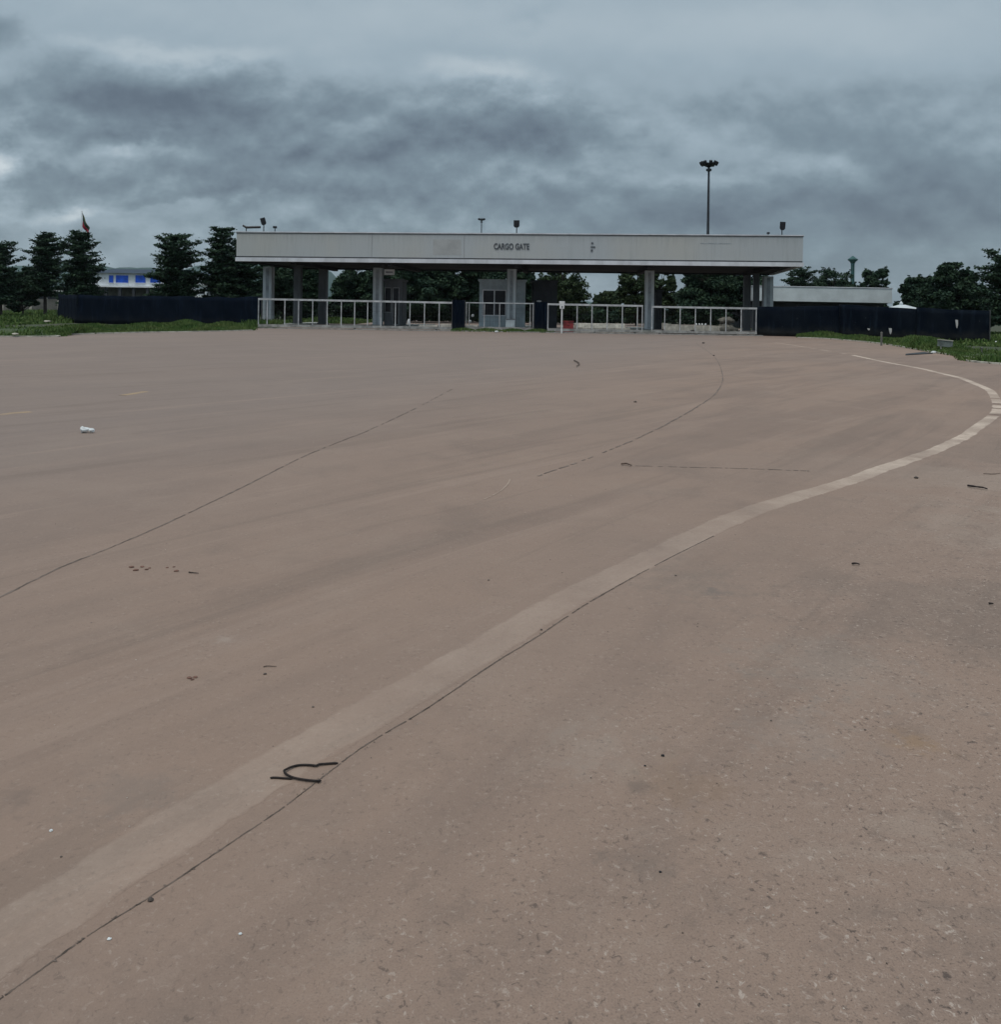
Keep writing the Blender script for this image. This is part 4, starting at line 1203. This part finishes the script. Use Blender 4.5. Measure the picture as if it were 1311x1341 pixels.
# annex right of the bushy tree
d = 140
A, B = at(240, 388, d), at(270, 374, d)
th = thing('annex_building', ((A.x + B.x) / 2, d, 0), 'small white flat building showing between the two trees left of the canopy', 'building')
ztop = at(255, 374, d).z
mb = MB(); mb.box(((A.x + B.x) / 2, d + 3, ztop / 2), (B.x - A.x, 6, ztop)); mb.build('walls', M_bldw, th)
mb = MB(); mb.box(((A.x + B.x) / 2, d + 2.9, ztop + .12), (B.x - A.x + .5, 6.6, .24)); mb.build('roof', M_bldw, th)
mb = MB(); p = at(255, 383.5, d); mb.box((p.x, d - .04, p.z), (B.x - A.x - .4, .08, .35)); mb.build('window', M_glass, th)

# low sheds and wall at far left
d = 150
def shed(px0, px1, pr, pe, pb, d, label, roofmat, wallmat, deep=7, posts=0):
    A, B = at(px0, pe, d), at(px1, pe, d)
    zr, ze = zat((px0 + px1) / 2, pr, d + deep / 2), zat((px0 + px1) / 2, pe, d)
    cx = (A.x + B.x) / 2; w_ = B.x - A.x
    th = thing('long_shed', (cx, d, 0), label, 'shed')
    mb = MB()
    t = .08
    vs = [(A.x, d, ze), (B.x, d, ze), (B.x, d + deep / 2, zr), (A.x, d + deep / 2, zr), (A.x, d + deep, ze), (B.x, d + deep, ze)]
    vs += [(v[0], v[1], v[2] - t) for v in vs]
    mb.add(vs, [(0, 1, 2, 3), (3, 2, 5, 4), (6, 9, 8, 7), (9, 10, 11, 8), (0, 6, 7, 1), (4, 5, 11, 10), (0, 3, 9, 6), (3, 4, 10, 9), (1, 7, 8, 2), (2, 8, 11, 5)])
    mb.build('roof', roofmat, th)
    mb = MB(); mb.box((cx, d + deep / 2, (ze - .1) / 2), (w_ - .6, deep - .8, ze - .1)); mb.build('walls', wallmat, th)
    mb = MB()
    zz_ = ze * .5
    for i in range(max(2, int(w_ / 3))):
        x = A.x + .3 + (i + .5) * (w_ - .6) / max(2, int(w_ / 3))
        f = MB(); f.box((x, d + .38, ze * .55), (1.1, .06, .8)); f.build('window', M_glass, th)
    return th
shed(-60, 74, 378, 385, 396, 150, 'low long shed with a grey roof at the far left behind the field', pmat('grey_green_roof', (.20, .22, .21), .7, .1, .3), M_bldd)
# boundary wall in the field
d = 128
A, B = at(-70, 391, d), at(78, 391, d)
zt = at(40, 391.5, d).z
th = thing('boundary_wall', ((A.x + B.x) / 2, d, 0), 'low grey wall with posts crossing the field at the far left', 'wall')
mb = MB(); mb.box(((A.x + B.x) / 2, d, zt * .5 - .01), (B.x - A.x, .2, zt)); mb.build('wall_panel', M_graywall, th)
for i in range(9):
    x = A.x + (B.x - A.x) * i / 8
    mb = MB(); mb.box((x, d - .02, (zt + .25) / 2), (.35, .4, zt + .25)); mb.build('pier', M_barr, th)
# right: long pale roofed building
d = 80
A, B = at(985, 396, d), at(1168.5, 396.8, d)
ztp = zat(1085, 377.0, d); zbt = zat(1085, 395.9, d)
th = thing('long_building', ((A.x + B.x) / 2, d, 0), 'long flat building with a broad pale band along its top behind the right fence', 'building')
mb = MB(); mb.box(((A.x + B.x) / 2, d + 4, (ztp + zbt) / 2), (B.x - A.x, 8, ztp - zbt), rot=Matrix.Rotation(0.003, 3, 'Y')); mb.build('roof_band', M_shedroof, th, bevel=.03)
mb = MB(); mb.box(((A.x + B.x) / 2, d + 4, ztp + .05), (B.x - A.x + .1, 8.1, .08), rot=Matrix.Rotation(0.003, 3, 'Y')); mb.build('coping', M_trim, th)
mb = MB(); mb.box(((A.x + B.x) / 2, d + 4.8, zbt / 2 - .02), (B.x - A.x - .4, 7, zbt - .06)); mb.build('walls', M_bldd, th)
for i in range(5):
    x = A.x + 1.4 + i * (B.x - A.x - 2.6) / 4
    mb = MB(); mb.box((x, d + 1.27, zbt * .55), (1.3, .08, .9)); mb.build('window', M_glass, th)
# gatehouse with hip roof
d = 70
p = at(1184, 401, d); A, B = at(1168, 404.6, d), at(1200, 404.6, d)
th = thing('small_pavilion', (p.x, d, 0), 'small pavilion with a low pale hip roof beside the long roofed building', 'pavilion')
mb = MB(); w_ = (B.x - A.x)
zr = at(1184, 399.3, d).z; ze = A.z
mb.add([(A.x, d - 1, ze), (B.x, d - 1, ze), (B.x, d + 1.6, ze), (A.x, d + 1.6, ze), (p.x - .25, d + .3, zr), (p.x + .25, d + .3, zr)], [(0, 1, 5, 4), (1, 2, 5), (2, 3, 4, 5), (3, 0, 4), (0, 3, 2, 1)])
mb.build('roof', M_shedroof, th)
mb = MB(); mb.lathe((p.x - .1, d + .3, zr), [(.13, -.05), (.15, .12), (.05, .25), (.02, .32)], 10); mb.build('finial', M_shedroof, th)
for x in (A.x + .25, B.x - .25):
    for y in (d - .7, d + 1.3):
        mb = MB(); mb.tube([(x, y, 0), (x, y, ze + .02)], .07, 8); mb.build('post', M_graywall, th)

# ------------------------------------------------------------------ trees
def leaf_quads(Cn, size, rng, flat=.35):
    n = len(Cn)
    v1 = rng.normal(0, 1, (n, 3)); v1[:, 2] *= flat
    v1 /= np.linalg.norm(v1, axis=1)[:, None]
    v2 = rng.normal(0, 1, (n, 3)); v2[:, 2] *= flat
    v2 -= (v1 * v2).sum(1)[:, None] * v1
    v2 /= np.linalg.norm(v2, axis=1)[:, None]
    s = (size * rng.uniform(.6, 1.4, n))[:, None]
    return np.stack([Cn - v1 * s, Cn - v2 * s * .55, Cn + v1 * s, Cn + v2 * s * .55], 1)

def tree(px, pt, hw, d, label, style='tier', seed=0, mat=None, low=.9, group='trees behind the fences', dens=1.0, trunk_lean=0.0, pyb=None):
    rg = np.random.default_rng(seed + 100); rr = random.Random(seed)
    base = gx(px, d, -.03)
    top = zat(px, pt, d)
    Rm = hw / FPX * d
    H = top
    th = thing('broadleaf_tree' if style != 'tier' else 'tiered_tree', base, label, 'tree', group)
    mb = MB()
    tp = [base + Vector((trunk_lean * f * f + .08 * math.sin(f * 5 + seed), .06 * math.cos(f * 4 + seed), f * H * .92)) for f in (0, .15, .3, .5, .7, .85, 1)]
    mb.tube(tp, [.17 * H / 7, .14 * H / 7, .12 * H / 7, .09 * H / 7, .06 * H / 7, .04 * H / 7, .02], 8)
    trunk = mb.build('trunk', M_bark, th)
    L = []; limbs = MB()
    if style == 'tier':
        z_ = low
        while z_ < H - .1:
            f = (z_ - low) / (H - low)
            env = math.sqrt(max(0.06, 1 - ((f - .30) / .72) ** 2))
            env = max(env, .22)
            nb = rr.randint(6, 8) if f < .8 else 5
            ph = rr.random() * 6
            for b in range(nb):
                an = ph + 2 * math.pi * b / nb + rr.uniform(-.35, .35)
                Lb = Rm * env * (rr.uniform(.55, 1.0) if rr.random() < .72 else rr.uniform(1.0, 1.25)) * (1 + .16 * math.sin(an * 2 + seed))
                rise = rr.uniform(.20, .85) * (1 + .8 * f)
                a_ = Vector((base.x + trunk_lean * f * f, base.y, z_))
                tip = a_ + Vector((math.cos(an) * Lb, math.sin(an) * Lb, Lb * rise * .5))
                limbs.tube([a_, (a_ + tip) / 2 + Vector((0, 0, -.05 * Lb)), tip], [.04, .025, .012], 4, cap=False)
                # flat sprays set along the branch
                ns = max(3, int(Lb / .33))
                for q_ in range(ns):
                    s0 = (q_ + .6) / ns
                    if s0 < .25 and rr.random() < .5: continue
                    c = a_.lerp(tip, s0); sc = (.20 + .20 * math.sin(math.pi * min(1, s0 * .8 + .1))) * rr.uniform(.7, 1.3)
                    side = rr.uniform(-1, 1) * .20 * Lb * (1 - abs(s0 - .6))
                    c = c + Vector((-math.sin(an) * side, math.cos(an) * side, rr.uniform(-.04, .12)))
                    m = int(46 * dens * (sc / .3))
                    px_ = rg.normal(0, 1, (m, 3)) * np.array([sc * .62, sc * .62, .055])
                    px_[:, 2] += np.hypot(px_[:, 0], px_[:, 1]) * .28
                    L.append(np.array(c)[None] + px_)
            z_ += rr.uniform(.38, .62) * (H / 7.5) ** .5
        m = int(1100 * dens)
        L.append(np.stack([base.x + rg.normal(0, Rm * .26, m), base.y + rg.normal(0, Rm * .26, m), low + (H - low - 1.0) * rg.random(m) ** 1.2], 1))
        if low < 1.3:                                   # thick lower skirt of foliage
            m = int(2600 * dens)
            an_ = rg.random(m) * 6.283; r_w = Rm * .80 * rg.random(m) ** .55
            hz_ = low + (H * .52 - low) * rg.random(m)
            r_w *= np.clip(1.15 - .55 * (hz_ - low) / (H * .52), .3, 1.1) * (1 + .2 * np.sin(an_ * 3 + seed))
            L.append(np.stack([base.x + r_w * np.cos(an_), base.y + r_w * np.sin(an_), hz_], 1))
        Cn = np.concatenate(L)
        V = leaf_quads(Cn, .115, rg, .40)
    else:
        # rounded, lumpy crown of many clumps
        nclump = int(62 * dens)
        for i in range(nclump):
            u = rr.uniform(-1, 1); an = rr.random() * 2 * math.pi
            rad = rr.random() ** .4
            hgt = low + (H - low) * (.5 + .5 * u * rad * 1.0)
            ww = math.sqrt(max(0.02, 1 - (u * rad) ** 2)) * rad
            if style == 'wide' and hgt < H * .45: ww *= 1.15
            c = np.array([base.x + math.cos(an) * Rm * ww * .88, base.y + math.sin(an) * Rm * ww * .88, hgt])
            limbs.tube([Vector((base.x, base.y, max(.5, hgt - .9))), Vector(c)], [.04, .012], 4, cap=False)
            cr_ = rr.uniform(.32, .62) * Rm / 2.0
            m = int(190 * dens)
            q = rg.normal(0, 1, (m, 3)); q /= np.linalg.norm(q, axis=1)[:, None]
            q *= (rg.random(m) ** .4)[:, None]
            q = q * np.array([cr_ * 1.15, cr_ * 1.15, cr_ * .62])
            L.append(c[None] + q)
            if hgt > H * .6 and rr.random() < .8:
                m = 30
                t_ = rg.random(m)
                dv = np.array([math.cos(an) * .5, math.sin(an) * .5, .8]) * cr_ * 1.3
                L.append(c[None] + dv[None] * t_[:, None] + rg.normal(0, .07, (m, 3)))
        Cn = np.concatenate(L)
        Cn[:, 2] = np.clip(Cn[:, 2], .2, top + .1)
        V = leaf_quads(Cn, .15, rg, .7)
    limbs.build('limbs', M_bark, trunk)
    fast_quads('crown', V, mat or M_leafD, th)
    return th

T = [
 (0, 317, 21, 84, 'tiered tree cut by the left edge of the photo', 'tier', 1, 1.2),
 (30, 352, 18, 92, 'small dark tree low beside the leftmost tiered tree', 'wide', 2, .3),
 (60, 308, 27, 88, 'tiered tree with its bare trunk showing above the grass, left of the dark cloth fence', 'tier', 3, 2.1),
 (106, 307, 30, 76, 'dense dark tiered tree below the flag', 'tier', 4, .6),
 (229, 308, 36, 72, 'bushy dark tiered tree in front of the blue shuttered building', 'tier', 5, 1.0),
 (289, 300, 25, 74, 'tall tiered tree touching the left end of the canopy', 'tier', 6, .6),
 (318, 322, 38, 77, 'dark tree half hidden behind the left end of the canopy', 'tier', 7, .4),
 (372, 338, 32, 82, 'dark tree behind the first two canopy columns', 'wide', 8, .4),
 (405, 349, 16, 79, 'narrow dark tree in front of the sky gap behind the left gate', 'wide', 23, .4),
 (466, 346, 27, 86, 'dark tree right of the bright sky gap behind the left gate', 'wide', 9, .4),
 (512, 340, 30, 90, 'dark tree behind the narrow grey booth', 'wide', 10, .3),
 (556, 335, 36, 84, 'broad dark tree filling the opening beside the narrow booth', 'wide', 11, .3),
 (604, 338, 34, 86, 'broad dark tree left of the pale booth', 'wide', 12, .3),
 (655, 342, 32, 92, 'dark tree hidden behind the pale booth', 'wide', 13, .3),
 (684, 342, 17, 80, 'narrow dark tree behind the middle column', 'wide', 24, .3),
 (737, 350, 36, 86, 'green rounded tree left of the V-shaped sky gap', 'round', 14, .4),
 (797, 383, 22, 110, 'low distant tree at the bottom of the V-shaped sky gap', 'round', 15, .2),
 (834, 352, 29, 84, 'green rounded tree right of the V-shaped sky gap', 'round', 16, .4),
 (866, 354, 22, 88, 'rounded tree behind the column between the right gates', 'round', 17, .3),
 (926, 348, 36, 82, 'wide dark tree behind the rightmost gate', 'wide', 18, .3),
 (975, 348, 30, 84, 'dark tree behind the two dim back columns', 'wide', 25, .3),
 (1048, 355, 25, 108, 'spiky tree just right of the canopy above the long pale roof', 'tier', 19, 1.4),
 (1092, 352, 28, 112, 'spreading tree directly left of the teal tower', 'round', 20, .8),
 (1146, 348, 22, 104, 'bushy tree directly right of the teal tower', 'round', 21, .8),
 (1203, 362, 26, 84, 'low dark tree behind the small pavilion', 'round', 22, .3),
 (1243, 347, 38, 74, 'large dark rounded tree behind the right fence', 'round', 26, .3),
 (1283, 376, 22, 76, 'low tree between the large rounded tree and the edge tree', 'round', 27, .3),
 (1320, 338, 38, 66, 'tiered tree cut by the right edge of the photo', 'tier', 28, .8),
]
for (px, pt, hw, d, lb, st, sd_, lo) in T:
    tree(px, pt, hw * (1.12 if st == 'wide' else 1), d, lb, st, sd_, mat=M_leafG if (st == 'round' and px < 900) else M_leafD, low=lo, dens=(1.7 if st == 'wide' else (1.7 if px > 1180 else 1.25) if st != 'tier' else 1.2), group='trees behind the fences and canopy')

# bent hedge rows behind the canopy
def hedge(x0, x1, d, h, label, seed, mat=M_leafD, n=15000, th_=1.4, slope=0):
    rg = np.random.default_rng(seed)
    x = rg.uniform(x0, x1, n)
    hh = h * (.8 + .13 * np.sin(x * .9 + seed) + .09 * np.sin(x * 2.3))
    z_ = hh * rg.random(n) ** .7
    y = d + rg.normal(0, th_ * .3, n)
    V = leaf_quads(np.stack([x, y, z_], 1), .17, rg, .8)
    o_ = thing('hedge', ((x0 + x1) / 2, d, 0), label, 'hedge', 'hedges behind the canopy')
    fast_quads('foliage', V, mat, o_)
    rr = random.Random(seed)
    for i in range(int((x1 - x0) / 2)):
        xx = x0 + 1 + i * 2
        mb = MB(); mb.tube([(xx, d, -.03), (xx + rr.uniform(-.2, .2), d + rr.uniform(-.2, .2), h * .7)], [.05, .02], 5); mb.build('stem', M_bark, o_)
hedge(-26, 7, 92, 2.5, 'dark hedge beyond the left gates, under the trees', 31, n=22000)
hedge(7.5, 33, 96, 2.0, 'dark hedge beyond the right gates, under the trees', 32, n=16000)

# ------------------------------------------------------------------ small things on the concrete
def rod(pxs, r, z0, name, mat, label, cat, rad=None, zs=None):
    pts = []
    for i, q in enumerate(pxs):
        p = gp(*q)
        pts.append(Vector((p.x, p.y, (zs[i] if zs else z0))))
    return pts
pw = [(355, 1020.3), (362, 1019.6), (372, 1020.2), (382, 1021)]
th = thing('bent_wire', gp(392, 1015), 'bent dark rusty wire hoop lying on the concrete by the joint', 'wire')
def wire(pxs, rad, name, zs):
    raw = [gp(*q) for q in pxs]
    raw = [Vector((p.x, p.y, z_)) for p, z_ in zip(raw, zs)]
    path = ipath(raw, 5)
    n = len(path)
    rads = [rad * (.35 if i in (0, n - 1) else .8 if i in (1, n - 2) else 1) for i in range(n)]
    mb = MB(); mb.tube(path, rads, 10); mb.build(name, M_rubber, th, smooth=True)
hoop = [(443, 1000.5), (430, 1001.5), (418, 1003), (414, 1004.6), (405, 1003.8), (392, 1004), (382, 1007), (374, 1011.5), (372, 1014), (375, 1017.5), (384, 1020.6), (398, 1023), (412, 1024.5), (421, 1024.6)]
wire(hoop, .0036, 'hoop', [.004, .005, .006, .006, .006, .006, .008, .010, .012, .010, .007, .006, .006, .006])
wire([(353.5, 1020.2), (362, 1020.0), (372, 1020.8), (383, 1021.4)], .0033, 'short_end', [.005, .005, .005, .005])
mb = MB(); p = gp(417, 1025.5); mb.box((p.x, p.y, .007), (.007, .006, .006), .2); mb.build('crimp', M_rubber, th)

# crumpled white cup/bag at the left
p = gp(115, 567)
th = thing('crumpled_cup', p, 'crumpled white plastic cup lying on the concrete at the left', 'litter')
mb = MB()
axis = Vector((1, -.15, .05)).normalized()
n = 12; vs = []; rr = random.Random(4)
prof = [(-.07, .045), (-.04, .040), (0.0, .028), (.03, .020), (.05, .022), (.065, .014)]
for (s, r0) in prof:
    for j in range(n):
        an = 2 * math.pi * j / n
        q = r0 * (1 + rr.uniform(-.22, .22))
        vs.append(p + Vector((s, 0, 0)) + Vector((rr.uniform(-.006, .006), q * math.cos(an), .038 + q * math.sin(an) * .8)))
fs = [(i * n + j, i * n + (j + 1) % n, (i + 1) * n + (j + 1) % n, (i + 1) * n + j) for i in range(len(prof) - 1) for j in range(n)]
fs.append(tuple((len(prof) - 1) * n + j for j in range(n)))
mb.add(vs, fs); o = mb.build('cup_wall', M_litter, th)
so = o.modifiers.new('thick', 'SOLIDIFY'); so.thickness = .004
mb = MB(); lump(mb, (p.x + .05, p.y - .01, .032), .034, .028, .022, 6, rough=.25); mb.build('crumpled_end', M_litter, th)

# sticks
def stick(pxs, rad, label, seed=0, grp='dead twigs on the concrete'):
    pts = [gp(*q) for q in pxs]
    rr = random.Random(seed)
    pts = [Vector((p.x, p.y, rad * .9 + rr.uniform(0, rad * .3))) for p in pts]
    pts = ipath(pts, 4)
    n = len(pts)
    rad *= .62
    mb = MB(); mb.tube(pts, [rad * (1 - .5 * i / n) * rr.uniform(.85, 1.15) for i in range(n)], 7)
    return solo(mb, 'twig', M_twig if seed in (4, 5, 6, 8) else M_rubber, label, 'twig', grp)
stick([(1267.5, 638), (1278, 640), (1287, 641), (1293, 642.5)], .016, 'dark straight stick on the concrete near the right edge', 1)
stick([(1116, 740.5), (1121, 740), (1126, 740.8)], .010, 'short thick dark twig lying alone on the right concrete', 2)
stick([(1295, 792), (1301, 792.5)], .009, 'tiny dark twig at the right edge of the photo', 3)
stick([(1288, 621), (1300, 621.5), (1310, 620.5)], .006, 'faint thin twig at the right edge above the straight stick', 4)
stick([(752, 473.5), (757, 476), (758.5, 478.5), (755, 481.5)], .03, 'small curved brown twig far out on the concrete', 5)
stick([(814, 610), (820, 609.4), (827, 611.5)], .016, 'small twig at the left end of the cross joint', 6)
stick([(247, 750.5), (252, 751), (260, 752)], .006, 'dark twig at the right end of the reddish dirt crumbs', 7)
stick([(345, 874), (350, 873.2), (362, 873.5)], .0035, 'very thin pale twig left of centre on the concrete', 8)
# crumbs and pebbles
def pebble(px, py, s, mat, label, cat='pebble', grp='pebbles on the concrete', nm='pebble', flat=.6):
    p = gp(px, py); s *= .72
    mb = MB(); lump(mb, (p.x, p.y, s * flat * .8), s * 1.2, s, s * flat, int(px * 7 + py), n=8, m_=5, rough=.28)
    return solo(mb, nm, mat, label, cat, grp)
for (px, py, s, mt, lb) in (
    (868, 990, .0075, M_black, 'larger of the two black pebbles right of centre in the foreground'), (845, 1003, .005, M_black, 'smaller of the two black pebbles right of centre in the foreground'),
    (865, 1142, .005, M_black, 'black pebble in the foreground below the pair of black pebbles'), (67, 1088, .006, M_litter, 'white pebble at the lower left of the concrete'),
    (197, 1179, .009, M_stone, 'dark pebble lying beside the joint at the lower left'), (410, 926, .006, M_stone, 'small dark pebble above the bent wire'),
    (347, 883, .008, M_stone, 'dark pebble just below the very thin twig'), (1200, 626.5, .025, M_stone, 'dark stone on the right concrete just below the white line'),
    (921, 450, .09, M_stone, 'brown stone in front of the rightmost gate'), (935, 466, .04, M_stone, 'small dark stone nearer than the brown one before the rightmost gate'),
    (832, 527, .03, M_stone, 'small stone in the middle distance right of centre'), (885, 824 - 70, .008, M_stone, 'small dark pebble just right of the white line band'),
    (80, 1122, .004, M_stone, 'tiny dark pebble below the white one at the lower left'), (640, 760, .007, M_stone, 'tiny dark pebble in the middle of the concrete'),
    (143, 1230, .006, M_litter, 'white chip right of the joint at the lower left'), (315, 1224 - 1, .005, M_litter, 'white chip in the foreground below the wire'),
    (1010, 944, .005, M_stone, 'tiny dark pebble in the right foreground'), (1133, 956, .005, M_stone, 'tiny dark pebble left of the ochre stain'),
    (709, 825, .008, M_stone, 'dark pebble on the joint in the middle of the photo')):
    pebble(px, py, s, mt, lb)
for i, (px, py, s) in enumerate(((172, 743, .017), (178, 747, .018), (186, 742.5, .014), (192, 746, .013), (196, 744, .010), (219, 743.5, .010), (228, 742.5, .010), (231, 748, .016))):
    pebble(px, py, s, M_dirt, 'reddish crumb of dirt among the others near the left joint', 'dirt crumb', 'reddish dirt crumbs by the left joint', 'dirt_crumb', .35)
for i, (px, py, s) in enumerate(((248, 888, .012), (256, 887, .012), (252, 890, .009))):
    pebble(px, py, s, M_dirt, 'reddish crumb in the small cluster below the other dirt', 'dirt crumb', 'lower cluster of dirt crumbs', 'dirt_crumb', .35)
# white scratch
strip('paint_scratch', ipath([gp(*q) for q in ((634, 654), (645, 649), (657, 642), (665, 634), (668, 628))], 6), .007, .004, M_white, jit=.5, gap=lambda r, i: r.random() < .15)

# loose grit: thousands of tiny chips on the worn apron, one object because nobody could count them
def chips():
    r = np.random.default_rng(77)
    n = 5200
    yy = 1.55 + 9.0 * r.random(n) ** 1.9
    xx = (r.random(n) * 1.5 - .72) * yy * .95
    keep = (r.random(n) < np.clip(.25 + .9 * (xx / yy + .25), .10, 1)) 
    cl = np.sin(xx * 2.3 + 1.2 * np.sin(yy * 1.7)) + np.sin(yy * 3.1 + xx * 1.1)
    keep &= (r.random(n) < np.clip(.5 + .4 * cl, .12, 1))
    xx, yy = xx[keep], yy[keep]; n = len(xx)
    sz = (.0009 + .0025 * r.random(n) ** 3.5) * (1 + .10 * yy)
    oc = np.array([(1, 0, 0), (0, 1, 0), (-1, 0, 0), (0, -1, 0), (0, 0, .7), (0, 0, -.3)], float)
    fc = np.array([(0, 1, 4), (1, 2, 4), (2, 3, 4), (3, 0, 4), (1, 0, 5), (2, 1, 5), (3, 2, 5), (0, 3, 5)])
    an = r.random(n) * 6.28
    jit = r.uniform(.5, 1.4, (n, 6, 3))
    V = oc[None] * jit * sz[:, None, None]
    X = V[..., 0] * np.cos(an)[:, None] - V[..., 1] * np.sin(an)[:, None]
    Y = V[..., 0] * np.sin(an)[:, None] + V[..., 1] * np.cos(an)[:, None]
    P = np.stack([X + xx[:, None], Y + yy[:, None], V[..., 2] + sz[:, None] * .2], 2).reshape(-1, 3)
    F = (fc[None] + (np.arange(n) * 6)[:, None, None]).reshape(-1, 3)
    me = bpy.data.meshes.new('loose_grit')
    me.from_pydata(P.tolist(), [], F.tolist())
    m = bpy.data.materials.new('grit_chips'); m.use_nodes = True
    q = NT(m.node_tree); bs = m.node_tree.nodes['Principled BSDF']
    isl = q.n('ShaderNodeNewGeometry').outputs['Random Per Island']
    c = q.mix(q.rng(isl, .18, .32), (0.085, 0.068, 0.058), (0.22, 0.18, 0.155))
    c = q.mix(q.rng(isl, .50, .75), c, (0.42, 0.36, 0.315))
    q.put(bs.inputs['Base Color'], c); bs.inputs['Roughness'].default_value = .9
    me.materials.append(m)
    o = bpy.data.objects.new('loose_grit', me); C.objects.link(o)
    tag(o, 'fine loose grit sprinkled over the worn foreground concrete', 'grit', kind='stuff')
chips()
